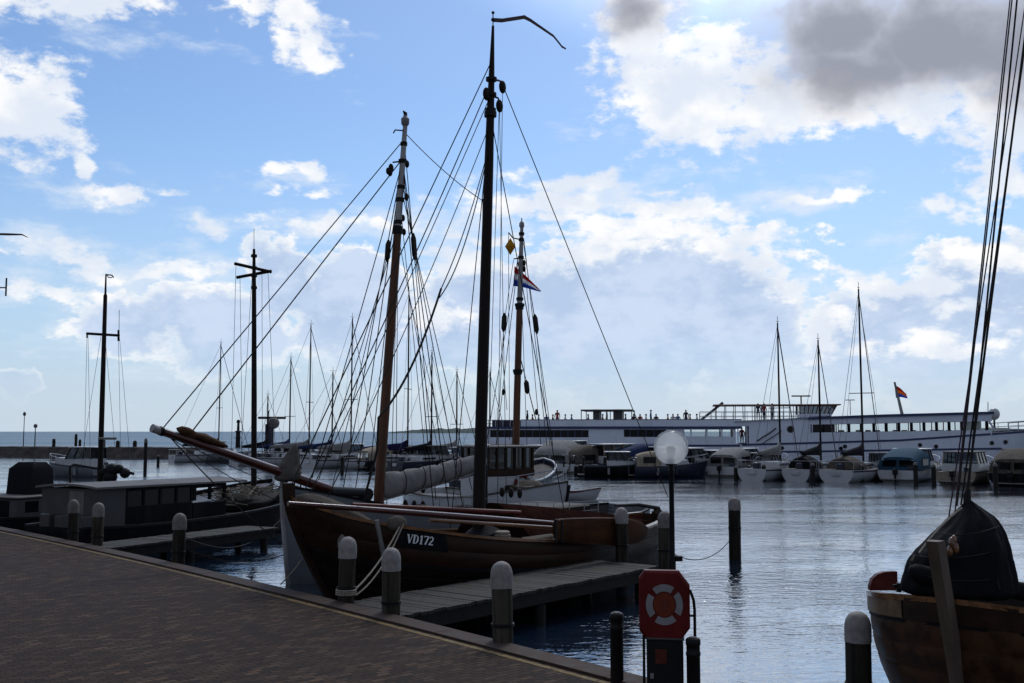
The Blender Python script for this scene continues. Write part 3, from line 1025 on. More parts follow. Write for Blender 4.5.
# the black panel with the registration
m = MB()
rows = [[HB.p(u, v, 1, -.022) for v in (.835, .88, .93, .985)] for u in [(.797 + .0056 * i) for i in range(16)]]
m.grid(rows)
panel = m.build('name_panel', M['black_paint'], bot)
uL = .846
pa, pb, pc = HB.p(uL + .03, .80, 1, -.03), HB.p(uL - .03, .80, 1, -.03), HB.p(uL, .93, 1, -.03)
pc0 = HB.p(uL, .775, 1, -.035)
ex = (pb - pa).normalized()
ez = (pc - pc0); ez = (ez - ex * ez.dot(ex)).normalized()
en = ex.cross(ez)
def letters(mb, text, fn, hgt, adv):
    """painted serif letters from flat strokes; fn maps (x, y, t) to a point, t out of the surface"""
    T, N = .20, .09                 # thick and thin strokes
    def stroke(x0, y0, x1, y1, w_):
        d_ = Vector((x1 - x0, y1 - y0)).normalized()
        nx, ny = -d_.y * w_ / 2, d_.x * w_ / 2
        mb.prism([(x0 + nx, y0 + ny), (x1 + nx, y1 + ny), (x1 - nx, y1 - ny), (x0 - nx, y0 - ny)], G, 0, .006)
    G = None
    pen = 0.0
    for ch in text:
        G = lambda x, y, t, q_=pen: fn((q_ + x) * hgt, y * hgt, t + random.uniform(0, .0012))
        if ch == 'V':
            stroke(.12, 1, .40, 0, T); stroke(.66, 1, .40, 0, N); stroke(-.02, .97, .28, .97, .06); stroke(.54, .97, .80, .97, .06); pen += .80
        elif ch == 'D':
            stroke(.14, 0, .14, 1, T); stroke(.0, .97, .40, .97, .06); stroke(.0, .03, .40, .03, .06)
            c = [(.36 + .34 * math.sin(a), .5 - .47 * math.cos(a)) for a in [PI * i / 10 for i in range(11)]]
            i_ = [(.34 + .17 * math.sin(a), .5 - .41 * math.cos(a)) for a in [PI * i / 10 for i in range(11)]]
            mb.prism(c + i_[::-1], G, 0, .006); pen += .84
        elif ch == '1':
            stroke(.22, 0, .22, 1, T); stroke(.02, .80, .20, .97, N); stroke(.04, .03, .42, .03, .06); pen += .52
        elif ch == '7':
            stroke(.02, .95, .60, .95, .11); stroke(.55, .92, .24, 0, T * .9); stroke(.05, .80, .05, .97, .06); pen += .66
        elif ch == '2':
            c = [(.29 + .28 * math.cos(a), .70 + .30 * math.sin(a)) for a in [R(165 - 215 * i / 12) for i in range(13)]]
            i_ = [(.27 + .13 * math.cos(a), .70 + .20 * math.sin(a)) for a in [R(165 - 215 * i / 12) for i in range(13)]]
            mb.prism(c + i_[::-1], G, 0, .006); stroke(.42, .52, .08, .08, T * .8); stroke(.0, .06, .58, .06, .12); pen += .66
    return pen * hgt
pa, pb, pc = HB.p(uL + .03, .80, 1, -.03), HB.p(uL - .03, .80, 1, -.03), HB.p(uL, .93, 1, -.03)
pc0 = HB.p(uL, .858, 1, -.026)
ex = (pb - pa).normalized()
ez = (pc - pc0); ez = (ez - ex * ez.dot(ex)).normalized()
en = ex.cross(ez)
m = MB()
letters(m, 'VD172', lambda x, y, t: pc0 + ex * (x - .30) + ez * (y + .055) + en * (t + .004), .172, 0)
m.build('registration_lettering', M['letter_white'], bot, sharp=0)
# stem with pale iron edge, bow chock
m = MB()
rings = []
for i in range(15):
    v = i / 14
    p = HB.p(1, v, 1); p.y = 0
    rings.append([p + Vector((.10, .045, 0)), p + Vector((.10, -.045, 0)), p + Vector((-.12, -.07, 0)), p + Vector((-.12, .07, 0))])
p = rings[-1]
rings.append([q_ + Vector((.02, 0, .28)) for q_ in p])
m.loft(rings, True, True)
m.build('stem', M['hull_oak'], bot)
m = MB()
c = HB.p(.955, .80, 1, -.03)
m.ball(c, .14, sc=(1.1, .35, 1.35))
m.build('bow_fender', M['cap_paint'], bot)
m = MB()
for du in (0,):
    a, b = HB.p(.905, .75, 1, -.03), HB.p(.905, 1.02, 1, -.03)
    m.tube([a, b], .05, 6)
m.build('rubbing_strip', M['grey_canvas'], bot)
# mast, stepped on the centre line where the picture shows it
mb0 = FB.px(478.5, 512)
mtop = FB.px(493.0, 26)
mx = mb0.x
mast_pts = [Vector((mx, 0, .5))] + [mb0.lerp(mtop, f) for f in (.05, .25, .5, .7, .8, .9, 1)]
part_tube('mast', mast_pts, [.155, .15, .142, .13, .115, .10, .072, .032], 'mast_tar', bot, 12)
mp = lambda px, py: FB.px(px, py)
def onmast(py):
    f = (512 - py) / (512 - 26)
    return mb0.lerp(mtop, f)
m = MB()
m.tube([mtop - Vector((0, 0, .1)), mtop + Vector((0, 0, .30))], .014, 6)
m.ball(mtop + Vector((0, 0, .16)), .05); m.ball(mtop + Vector((0, 0, .34)), .04)
m.build('masthead_spindle', M['iron'], bot)
# pennant: stiff wooden half then a long limp streamer
m = MB()
pp = [(494, 20), (502, 20.5), (512, 19), (525, 17)]
P = [mp(x, y) for x, y in pp]
m.loft([[p + Vector((0, .012, .05)), p + Vector((0, -.012, .05)), p + Vector((0, -.012, -.05)), p + Vector((0, .012, -.05))] for p in P], True, True)
m.build('vane', M['pennant_cloth'], bot)
m = MB()
pp = [(524, 17), (530, 20.5), (538, 26), (546, 31), (554, 36), (559, 42), (562, 46.5), (565.5, 49)]
P = [mp(x, y) for x, y in pp]
wd = [.05, .045, .04, .035, .032, .03, .028, .02]
m.loft([[p + Vector((0, .006 + .02 * math.sin(i), w_)), p + Vector((0, -.006 + .02 * math.sin(i), w_)), p + Vector((0, -.006 + .02 * math.sin(i), -w_)), p + Vector((0, .006 + .02 * math.sin(i), -w_))] for i, (p, w_) in enumerate(zip(P, wd))], True, True)
m.build('streamer', M['pennant_cloth'], bot)
# fittings and blocks at the mast head
for py in (82, 98, 114):
    p = onmast(py); MB().lathe([(.10, -.04), (.14, -.04), (.14, .04), (.10, .04)], p, 10).build('mast_ring', M['iron'], bot)
m = MB()
p = onmast(118); m.lathe([(.11, -.08), (.155, -.07), (.155, .05), (.10, .09)], p, 12)
m.tube([onmast(81), mp(500, 81), mp(502.5, 84)], .025, 6)
m.tube([onmast(99), mp(498, 98), mp(500, 103)], .025, 6)
m.build('mast_band', M['iron'], bot)
for (x, y) in ((502.5, 87), (486.5, 94), (499.5, 106)):
    m = MB().ball(mp(x, y), .115, sc=(1, .6, 1.45)); m.build('block', M['mast_tar'], bot)
# standing and running rigging
stem_top = HB.p(1, 1, 1); stem_top.y = 0; stem_top.z += .12
def st(u, side, dz=.05):
    p = HB.p(u, 1, side); p.z += dz
    return p
RR = .013
for (a, b, s_, r_, nm) in (
        (onmast(62), stem_top, 0, RR, 'forestay'), (mp(485, 95), stem_top + Vector((-.35, .05, 0)), .15, RR, 'jib_halyard'),
        (onmast(98), stem_top + Vector((-.6, -.1, -.1)), .10, .010, 'topping_line'), (onmast(128), stem_top + Vector((-.9, .1, -.15)), .25, .010, 'topping_line'),
        (onmast(150), mp(420, 300) + Vector((0, .6, 0)), .55, RR, 'slack_halyard'), (onmast(150), mp(412, 292) + Vector((0, .9, 0)), .25, RR, 'slack_halyard'),
        (mp(502.5, 90), mp(507, 505) + Vector((0, -.3, 0)), 0, .008, 'halyard'), (mp(499.5, 109), mp(497, 505) + Vector((0, .3, 0)), 0, .008, 'halyard'),
        (mp(499, 112), mp(493, 505) + Vector((0, -.2, 0)), 0, .008, 'halyard'),
        (mp(504, 88), mp(668, 497), 0, RR, 'backstay'),
        (onmast(118), st(.50, 1), 0, .012, 'shroud'), (onmast(118), st(.50, -1), 0, .012, 'shroud'), ):
    part_tube(nm, sag(a, b, s_, 14 if s_ else 1), r_, 'rope_dark', bot, 6)
part_tube('slack_halyard', sag(mp(412, 292) + Vector((0, .9, 0)), mp(342, 418) + Vector((0, 1.1, 0)), .35, 12) + [mp(340.5, 450) + Vector((0, 1.1, 0)), mp(340.5, 500) + Vector((0, .7, 0))], .024, 'rope_dark', bot, 6)
# leeboard hung outside the near side
m = MB()
LBo = [(553, 524), (555, 520), (561, 518.5), (575, 517.8), (600, 517.3), (625, 518), (640, 521), (648, 528), (646, 537), (638, 543), (622, 546), (600, 545.5), (575, 544), (560, 542), (555, 538), (553, 532)]
yo = HB.half(.45) + .17
P = [FB.px(x, y, yo) for x, y in LBo]
cx_ = sum(p.x for p in P) / len(P); cz_ = sum(p.z for p in P) / len(P)
rings = []
for k, yy in ((.94, -.045), (1.0, -.02), (1.0, .02), (.94, .045)):
    rings.append([Vector((cx_ + (p.x - cx_) * k, yo + yy, cz_ + (p.z - cz_) * k)) for p in P])
m.loft(rings, True, True)
lb = m.build('leeboard', M['leeboard_wood'], bot, sharp=30)
m = MB()
for f in (.0, .10):
    a = FB.px(556 + f * 60, 519, yo + .05); b = FB.px(556 + f * 60, 543, yo + .05)
    m.box((a + b) / 2, (.07, .03, abs(a.z - b.z)), bev=.008)
m.build('iron_strap', M['iron'], lb)
# spars lying along the near side deck
a, b = FB.px(288, 503.5, .9), FB.px(556, 523.5, 1.45)
part_tube('stowed_spar', [a, a.lerp(b, .3), a.lerp(b, .7), b], [.045, .06, .065, .055], 'varnish_red', bot, 12)
a, b = FB.px(430, 520, 1.2), FB.px(556, 528, 1.55)
part_tube('stowed_spar', [a, b], [.045, .045], 'varnish', bot, 10)
a, b = FB.px(352, 505, .4), FB.px(520, 513, .8)
part_tube('stowed_spar', [a, b], [.05, .06], 'dark_red', bot, 10)
# foredeck canvas, folded sail by the mast, hatch, coils, tiller
def heap(name, pts, matn, parent, jit=.06, seed=1, n=18):
    """soft heap of cloth: cross sections (centre, half width, height) swept along"""
    rnd = random.Random(seed)
    m = MB()
    rings = []
    for c, hw, hh in pts:
        c = Vector(c)
        ring = []
        for k in range(n):
            a = 2 * PI * k / n
            j = 1 + rnd.uniform(-jit, jit) * 2
            y = math.cos(a) * hw * j
            z = (math.sin(a) * .5 + .5) * hh * (1 + rnd.uniform(-jit, jit)) if True else 0
            ring.append(c + Vector((rnd.uniform(-jit, jit) * .4, y, z)))
        rings.append(ring)
    m.loft(rings, True, True, True)
    o = m.build(name, M[matn], parent, sharp=0)
    sb = o.modifiers.new('soft', 'SUBSURF'); sb.levels = 1; sb.render_levels = 2
    return o
def on(u, y, dz):
    g = HB.gun(u)
    return Vector((u * BL, y, g - .5 + dz))
heap('foredeck_cover', [(on(.985, 0, .4), .05, .25), (on(.96, 0, .3), .30, .55), (on(.92, .1, .25), .55, .62), (on(.87, .1, .15), .75, .52), (on(.82, 0, .0), .80, .35), (on(.78, 0, 0), .6, .12)], 'brown_tarp', bot, .10, 3)
fx0 = mb0.x / BL
heap('folded_sail', [(on(fx0 + .045, 0, .0), .15, .25), (on(fx0 + .02, .1, 0), .5, .55), (on(fx0 - .01, .1, 0), .6, .78), (on(fx0 - .05, .1, 0), .55, .60), (on(fx0 - .10, .05, .0), .45, .42), (on(fx0 - .2, .0, .0), .35, .34), (on(fx0 - .3, 0, 0), .25, .22)], 'black_canvas', bot, .12, 5)
P = [(mb0.x - .3, 502.0, 493), (0, 503.5, 515), (0, 506, 545), (0, 509.5, 580), (0, 514, 618), (0, 519.5, 645), (0, 523, 655)]
rings = []
for _, py, px in P:
    c = FB.px(px, py + .6 * random.random(), -.25)
    hw = max(.2, HB.half(c.x / BL) - .35)
    zb = HB.gun(c.x / BL) - .42
    rings.append([Vector((c.x, -.25 + hw, zb)), Vector((c.x, .25 * hw, lerp(zb, c.z, .75))), Vector((c.x, -.12, c.z - .02)), Vector((c.x, -.38, c.z - .02)), Vector((c.x, -.25 - .55 * hw, lerp(zb, c.z, .7))), Vector((c.x, -.25 - .9 * hw, zb))])
m = MB().loft(rings, True, True, True)
m.build('cockpit_cover', M['maroon_canvas'], bot, sharp=70)
m = MB().box(on(.30, -.1, .22), (2.6, 1.7, .34), bev=.05); m.build('hatch', M['hull_oak'], bot)
m = MB().box(on(.60, 0, .2), (1.4, 1.5, .3), bev=.04); m.build('hatch', M['hull_lower'], bot)
m = MB()
for i in range(5):
    a = HB.p(.66, .98, 1, .22); m.lathe([(.16 - .01*i, 0), (.2 - .01*i, .02), (.2 - .01*i, .05), (.16 - .01*i, .07)], a + Vector((0, 0, -.1 + .06 * i)), 14)
m.build('rope_coil', M['rope_pale'], bot)
m = MB().ball(HB.p(.872, 1, 1, .05) + Vector((0, 0, .05)), .20, sc=(1.3, .6, .8)); m.build('fender_ball', M['brown_tarp'], bot)
m = MB().box(HB.p(.55, 1, 1, .4) + Vector((0, 0, .02)), (1.1, .22, .12), bev=.03); m.build('pale_canvas_roll', M['tan_canvas'], bot)
m = MB()
a = HB.p(0, .98, 1); a.y = 0
m.prism([(-.75, -1.7), (.05, -1.7), (.05, .1), (-.18, .22), (-.42, .05), (-.5, -.6)], lambda x, z, t: Vector((x, t, a.z + z)), -.05, .05)
m.build('rudder', M['hull_oak'], bot)
part_tube('tiller', [a + Vector((-.25, 0, .18)), a + Vector((.8, 0, .34)), a + Vector((2.2, .15, .40))], [.06, .05, .03], 'mast_tar', bot, 8)
# mooring ropes
def rope(name, a, b, s, r, matn, label):
    o = MB().tube(sag(a, b, s, 14), r, 6).build(name, M[matn])
    return tag(o, label, 'rope')
cle = FB.w(*HB.p(.868, 1, 1)) + Vector((0, 0, .05))
b346 = gz(346, 602.5, 0)
rope('mooring_rope', cle, b346 + Vector((.15, -.02, .22)), .12, .017, 'rope_pale', 'upper pale mooring rope from the oak hull to the rope wound bollard')
rope('mooring_rope', cle + Vector((.05, 0, 0)), b346 + Vector((.16, 0, .12)), .20, .015, 'rope_pale', 'lower slacker pale mooring rope from the oak hull to the rope wound bollard')
m = MB()
for i in range(3):
    m.tube([Vector((b346.x + math.cos(a) * .172, b346.y + math.sin(a) * .172, .15 + .035 * i)) for a in [2*PI*k/18 for k in range(19)]], .017, 6, caps=False)
tag(m.build('rope_turns', M['rope_pale']), 'pale rope turns wound round the bollard beside the oak bow', 'rope')
lp = at(671, 545, 23.6)
p734 = at(734, 542, 31.0)
rope('mooring_rope', (lp.x, lp.y + .1, .32), (p734.x - .15, p734.y, -.2), .32, .011, 'rope_dark', 'thin dark line from the jetty end to the lone pile in open water')
p178 = gz(178, 562, 0)
rope('mooring_rope', (p178.x + .1, p178.y + .1, .3), (-5.3, 27.0, 0.1), .35, .013, 'rope_dark', 'slack dark line from the brownish bollard towards the grey bow')

# ------------------------------------------------------------------ grey hulled sailing ship moored beyond the oak boat
D2 = Vector((-.645, -.763, 0)).normalized()
L2_ = 15.0
bow2 = Vector((-5.6, 25.8, WZ))
F2 = Frame(bow2 - D2 * L2_, D2)
tj = empty('sailing_barge', F2.o, F2.rz, 'grey hulled sailing barge with varnished bowsprit and brown mast beyond the oak boat', 'sailing boat')
H2_ = Hull(L2_, 4.1, ([0, .2, .45, .65, .82, .93, 1], [1.15, .98, 1.02, 1.28, 1.72, 2.12, 2.38]),
           ([0, .08, .25, .5, .75, .9, .97, 1], [.45, .75, .97, 1, .93, .66, .34, .0]), .8, .35, 2.6, .1, .3)
m = H2_.shell(0, .72); H2_.closed_stern(m, 0, .72); m.build('hull_plating', M['grey_hull'], tj)
m = H2_.shell(.72, 1, nv=4); H2_.closed_stern(m, .72, 1); m.build('bulwark', M['grey_hull'], tj)
H2_.inner(.5, .06).build('inner_bulwark', M['grey_panel'], tj)
H2_.deck(.45, .05).build('deck', M['hull_lower'], tj)
H2_.rail(.14, .06).build('gunwale', M['black_paint'], tj)
m = MB()
rings = []
for i in range(12):
    p = H2_.p(1, i / 11, 1); p.y = 0
    rings.append([p + Vector((.06, .03, 0)), p + Vector((.06, -.03, 0)), p + Vector((-.1, -.05, 0)), p + Vector((-.1, .05, 0))])
rings.append([q_ + Vector((0, 0, .15)) for q_ in rings[-1]])
m.loft(rings, True, True); m.build('stem', M['mast_grey'], tj)
p2 = lambda px, py, off=0.0: F2.px(px, py, off)
# bowsprit
tip, root_ = p2(152, 428.0), p2(282, 473)
inb = root_ + (root_ - tip).normalized() * 1.6
a = lambda f: tip.lerp(root_, f)
part_tube('bowsprit', [a(0), a(.055)], [.095, .09], 'mast_grey', tj, 12)
part_tube('bowsprit', [a(.055), a(.5), a(1), inb], [.085, .105, .125, .125], 'varnish_red', tj, 14)
m = MB()
for f in (.055, .07):
    q_ = a(f); m.tube([q_ - Vector((.02, 0, 0)), q_ + Vector((.02, 0, 0))], .105, 12)
m.build('bowsprit_band', M['iron'], tj)
# mast: varnished lower part, grey head
m0, m1 = p2(379, 492), p2(405.3, 124)
om = lambda py: m0.lerp(m1, (492 - py) / (492 - 124))
part_tube('mast', [m0 - Vector((0, 0, .8)), m0, om(400), om(300), om(236)], [.14, .138, .132, .12, .11], 'mast_brown', tj, 14)
part_tube('mast_head', [om(238), om(180), om(124)], [.10, .088, .065], 'mast_grey', tj, 12)
m = MB()
for py, r_ in ((236, .145), (232, .13), (203, .13), (163, .12), (145, .10), (226, .12), (190, .11)):
    MB().lathe([(r_ * .8, -.06), (r_, -.05), (r_, .05), (r_ * .8, .06)], om(py), 12).build('mast_band', M['iron'], tj)
m.tube([om(163), om(163) + Vector((0, .0, .02)) + (p2(393, 163) - om(163))], .025, 6)
m.tube([om(131), om(131) + (p2(395, 130) - om(131)), p2(393.5, 133)], .02, 6)
m.build('mast_fittings', M['iron'], tj)
m = MB().lathe([(.075, 0), (.115, .06), (.12, .2), (.07, .26), (.05, .30), (.001, .31)], om(126), 12)
m.build('masthead_cap', M['life_white'], tj)
m = MB()
q_ = om(117); m.tube([q_ + Vector((0, 0, -.02)), q_ + Vector((.02, 0, .12)), q_ + Vector((.1, .0, .16))], [.05, .055, .02], 8)
m.build('masthead_bird_vane', M['iron'], tj)
for (x, y, s_) in ((391, 168, 1), (390, 172, 1), (407, 164, .9), (406.5, 197, .9), (403, 218, .8), (404, 232, .8), (388, 171, .8)):
    m = MB().ball(p2(x, y), .085 * s_, sc=(1, .7, 1.5), n=10, m=6); m.build('block', M['mast_tar'], tj)
for pts in (((388.5, 240), (387, 262)), ((413, 233), (415, 260))):
    A_, B_ = p2(*pts[0]), p2(*pts[1])
    part_tube('chafing_pad', [A_, A_.lerp(B_, .2), A_.lerp(B_, .8), B_], [.03, .075, .075, .03], 'rope_dark', tj, 8)
g2 = lambda u, side: H2_.p(u, 1, side) + Vector((0, 0, .05))
um = m0.x / L2_
for (A_, B_, s_, r_, nm) in (
        (om(140), a(.06), 0, .014, 'forestay'), (om(160), p2(187, 438), 0, .016, 'forestay'), 
        (om(163), p2(309, 488), .1, .013, 'jib_halyard'), (om(231), p2(316, 488), .1, .012, 'jib_halyard'), (om(205), p2(331, 492), .05, .011, 'jib_halyard'),
        (om(163), g2(um - .015, 1), 0, .014, 'shroud'), (om(163), g2(um - .05, 1), 0, .014, 'shroud'), (om(180), g2(um - .085, 1), 0, .013, 'shroud'),
        (om(163), g2(um - .015, -1), 0, .014, 'shroud'), (om(163), g2(um - .05, -1), 0, .014, 'shroud'), (om(180), g2(um - .085, -1), 0, .013, 'shroud'),
        (om(140), p2(436, 500), .05, .012, 'topping_lift'), (om(190), p2(472, 490), .05, .012, 'topping_lift'), (om(203), p2(427, 474), 0, .010, 'brail'), (om(236), p2(442, 472), 0, .010, 'brail'),
        (om(230), p2(396, 488), 0, .010, 'halyard'), (om(226), p2(391, 488), 0, .010, 'halyard'), (om(133), p2(483, 201), .12, .012, 'triatic_stay'),
        (a(.1), p2(282, 545), .1, .014, 'bobstay'), (a(.08), H2_.p(.93, .9, 1), .15, .010, 'whisker_stay'), (a(.08), H2_.p(.93, .9, -1), .15, .010, 'whisker_stay')):
    part_tube(nm, sag(A_, B_, s_, 12 if s_ else 1), r_, 'rope_dark', tj, 6)
part_tube('mizzen_mast', [p2(484.5, 512), p2(484, 199)], [.10, .05], 'mast_tar', tj, 10)
# boom with the stowed sail in its grey cover
A_, B_ = p2(381, 487), p2(482, 461)
m = MB()
rings = []
rnd = random.Random(4)
for i in range(23):
    f = i / 22
    c = A_.lerp(B_, f) + Vector((0, 0, -.05 * math.sin(f * PI)))
    tie = .86 if i % 4 == 0 else 1.0
    h_ = lerp(.36, .24, f) * tie * (1 + rnd.uniform(-.05, .05))
    ring = []
    for k in range(16):
        an = 2 * PI * k / 16
        rr = 1 + rnd.uniform(-.05, .05)
        ring.append(c + Vector((0, math.cos(an) * .20 * tie * rr, math.sin(an) * h_ * rr)))
    rings.append(ring)
m.loft(rings, True, True, True)
m.build('sail_cover', M['grey_canvas'], tj, sharp=0)
part_tube('boom', [A_ + Vector((.1, 0, -.33)), B_ + Vector((-.2, 0, -.26))], [.07, .07], 'mast_grey', tj, 10)
m = MB()
for f in (.18, .36, .54, .72, .9):
    c = A_.lerp(B_, f); m.tube([c + Vector((0, math.cos(an) * .23, math.sin(an) * .34)) for an in [2 * PI * k / 12 for k in range(13)]], .014, 5, caps=False)
m.build('sail_tie', M['rope_dark'], tj)
m = MB()
rings = []
for f, r_ in ((.18, .03), (.21, .10), (.26, .13), (.31, .09), (.38, .12), (.46, .09), (.55, .03)):
    c = a(f) + Vector((0, 0, .17))
    rings.append([c + Vector((rnd.uniform(-.03, .03), math.cos(an) * r_ * rnd.uniform(.8, 1.2), math.sin(an) * r_ * rnd.uniform(.8, 1.2))) for an in [2 * PI * k / 12 for k in range(12)]])
m.loft(rings, True, True, True); m.build('furled_staysail', M['tan_dark'], tj, sharp=0)
# furled jib in grey canvas at the stem head
P_ = [(286, 482, .36), (288, 474, .38), (289, 466, .30), (291, 458, .22), (293, 451, .13), (296, 443, .05)]
m = MB()
rings = []
for x, y, r_ in P_:
    c = p2(x, y)
    rings.append([c + Vector((math.cos(an) * r_ * rnd.uniform(.85, 1.12), math.sin(an) * r_ * .8 * rnd.uniform(.85, 1.12), rnd.uniform(-.03, .03))) for an in [2 * PI * k / 14 for k in range(14)]])
m.loft(rings, True, True, True)
o = m.build('furled_jib', M['jib_canvas'], tj, sharp=0)
o.modifiers.new('soft', 'SUBSURF').render_levels = 2
# deck gear
m = MB()
c = Vector((L2_ * .86, 0, H2_.gun(.86) - .05)); m.box(c, (.5, 1.3, .5), bev=.05); m.tube([c + Vector((0, -.8, .3)), c + Vector((0, .8, .3))], .16, 12)
m.build('windlass', M['iron'], tj)
m = MB().box((L2_ * .40, 0, H2_.gun(.4) + .02), (4.6, 2.2, .8), bev=.06); m.build('deckhouse', M['hull_lower'], tj)
for u in [.30 + .05 * i for i in range(9)]:
    for s_ in (1, -1):
        p = H2_.p(u, 1, s_, .08); part_tube('stanchion', [p, p + Vector((0, 0, .62))], .016, 'steel', tj, 6)
for s_ in (1, -1):
    for dz in (.34, .62):
        part_tube('life_line', [H2_.p(.30 + .05 * i, 1, s_, .08) + Vector((0, 0, dz)) for i in range(9)], .008, 'wire_grey', tj, 5)
for i, u in enumerate((.60, .575, .55)):
    for s_ in (1, -1):
        for h_ in (.35, .85):
            p = H2_.p(u, 1, s_, .1); MB().ball(p + Vector((0, 0, h_)), .09, sc=(1, .7, 1.6), n=8, m=6).build('deadeye', M['mast_tar'], tj)
heap('rope_heap', [(Vector((L2_ * .74, .5, H2_.gun(.74) - .4)), .3, .2), (Vector((L2_ * .72, .5, H2_.gun(.72) - .4)), .45, .75), (Vector((L2_ * .69, .4, H2_.gun(.7) - .4)), .4, .7), (Vector((L2_ * .67, .4, H2_.gun(.7) - .4)), .25, .2)], 'brown_tarp', tj, .14, 9)
m = MB()
for r_ in range(3):
    c = Vector((L2_ * .585, .2, H2_.gun(.58) - .3 + .25 * r_)); m.lathe([(.20, 0), (.30, .05), (.30, .2), (.20, .24)], c, 14)
m.build('rope_coil', M['rope_dark'], tj)
A_ = F2.w(*H2_.p(.985, .45, 1))
rope('mooring_rope', A_, gz(281, 571, -.2) + Vector((0, 0, -.3)), .03, .016, 'rope_pale', 'short pale rope hanging from the grey bow to the water')

# ------------------------------------------------------------------ motor vessel with a wooden wheelhouse
d3 = Vector((.55, -.83, 0)).normalized()
bow3 = Vector((2.15, 41.2, WZ))
F3 = Frame(bow3 - d3 * 11.5, d3)
mv = empty('motor_vessel', F3.o, F3.rz, 'white motor vessel with brown windowed wheelhouse and red lifebuoy behind the tall mast', 'motor vessel')
H3 = Hull(11.5, 3.4, ([0, .3, .6, .85, 1], [1.0, .85, 1.0, 1.4, 1.75]), ([0, .1, .4, .7, .88, 1], [.7, .9, 1, .9, .55, 0]), .7, 1.0, 2.4)
m = H3.shell(0, 1); H3.closed_stern(m, 0, 1); m.build('hull_plating', M['white_paint'], mv)
H3.deck(.25, .04).build('deck', M['grey_panel'], mv)
H3.rail(.12, .07).build('gunwale', M['brown_tarp'], mv)
w0 = F3.px(497, 470)
wx = w0.x
ztop = F3.px(497, 446.5).z
wl, ww = 2.2, 2.35
zb = .75
zs = lerp(zb, ztop, .48)
m = MB().box((wx, 0, (zb + zs) / 2), (wl, ww, zs - zb), bev=.04); m.build('wheelhouse_base', M['white_paint'], mv)
m = MB().box((wx, 0, zs + .12), (wl + .06, ww + .06, .30), bev=.03); m.build('wheelhouse_belt', M['hull_oak'], mv)
m = MB()
for k in range(6):
    y = -ww / 2 + .05 + (ww - .1) * k / 5
    for x in (wx - wl / 2 + .05, wx + wl / 2 - .05):
        m.box((x, y, (zs + ztop) / 2 + .1), (.09, .09, ztop - zs - .25))
for k in range(1, 4):
    x = wx - wl / 2 + .05 + (wl - .1) * k / 4
    for y in (-ww / 2 + .05, ww / 2 - .05):
        m.box((x, y, (zs + ztop) / 2 + .1), (.09, .09, ztop - zs - .25))
m.build('window_frame', M['hull_oak'], mv)
m = MB()
m.box((wx, 0, (zs + ztop) / 2 + .1), (wl - .12, ww - .12, ztop - zs - .26)); m.build('window', M['smoke_glass'], mv)
m = MB().box((wx, 0, ztop), (wl + .3, ww + .3, .10), bev=.03); m.build('wheelhouse_roof', M['roof_felt'], mv)
def ring_buoy(parent, c, nrm, r=.36, mats=('life_red', 'life_white')):
    n_ = Vector(nrm).normalized(); e1 = n_.cross(Vector((0, 0, 1))).normalized(); e2 = e1.cross(n_)
    m = MB().tube([Vector(c) + (e1 * math.cos(an) + e2 * math.sin(an)) * r for an in [2 * PI * k / 24 for k in range(25)]], .075, 8, caps=False)
    b = m.build('lifebuoy', M[mats[0]], parent)
    for q4 in range(4):
        m = MB().tube([Vector(c) + (e1 * math.cos(an) + e2 * math.sin(an)) * r for an in [PI / 2 * q4 + .55 + .1 * k for k in range(5)]], .079, 8)
        m.build('band', M[mats[1]], b)
q_ = F3.px(517, 488, .6)
ring_buoy(mv, (wx + wl / 2 + .06, .55, zs - .38), (1, 0, 0))
m = MB()
q_ = Vector((wx + 2.5, 0, 1.25)); m.box(q_, (1.6, 1.5, .5), bev=.05)
m.build('foredeck_hatch', M['hull_lower'], mv)
heap('foredeck_gear', [(Vector((9.6, .1, 1.2)), .2, .2), (Vector((9.2, .1, 1.0)), .5, .8), (Vector((8.6, -.1, 1.0)), .6, .7), (Vector((8.0, 0, 1.0)), .3, .5)], 'brown_tarp', mv, .18, 12)
for u in (.75, .84, .93, .985):
    for s_ in (1, -1):
        p = H3.p(u, 1, s_, .06); part_tube('pulpit_post', [p, p + Vector((0, 0, .55))], .018, 'steel', mv, 6)
for s_ in (1, -1):
    part_tube('pulpit_rail', [H3.p(u, 1, s_, .06) + Vector((0, 0, .55)) for u in (.75, .84, .93, .985)], .02, 'steel', mv, 6)
part_tube('fender', [H3.p(.93, 1, 1) + Vector((0, .1, 0)), H3.p(.93, .5, 1) + Vector((0, .12, 0))], [.07, .09], 'tyre_rubber', mv, 8)
part_tube('aerial', [Vector((wx - .6, .4, ztop)), Vector((wx - .6, .4, ztop + 1.7))], .014, 'wire_grey', mv, 5)
# its tender beyond the bow
dg = at(571, 484, 58)
F3d = Frame((dg.x - 1.2, dg.y + .3, WZ), Vector((.93, -.36, 0)))
di = empty('dinghy', F3d.o, F3d.rz, 'small pale open dinghy afloat to the right of the white vessel', 'dinghy')
Hd = Hull(3.0, 1.4, ([0, .5, 1], [.42, .42, .66]), ([0, .3, .7, .9, 1], [.8, 1, .85, .45, 0]), .25, .5, 2.2)
m = Hd.shell(0, 1, 20); Hd.closed_stern(m, 0, 1); m.build('hull_shell', M['white_paint'], di)
Hd.inner(.3, .04, 20).build('inside', M['dark_red'], di)
Hd.deck(.28, .03, 20).build('floor_boards', M['hull_lower'], di)
Hd.rail(.07, .06, nu=20).build('gunwale', M['dark_red'], di)
for u in (.3, .6):
    m = MB().box(((u * 3.0), 0, .34), (.22, 1.1, .04)); m.build('thwart', M['varnish'], di)

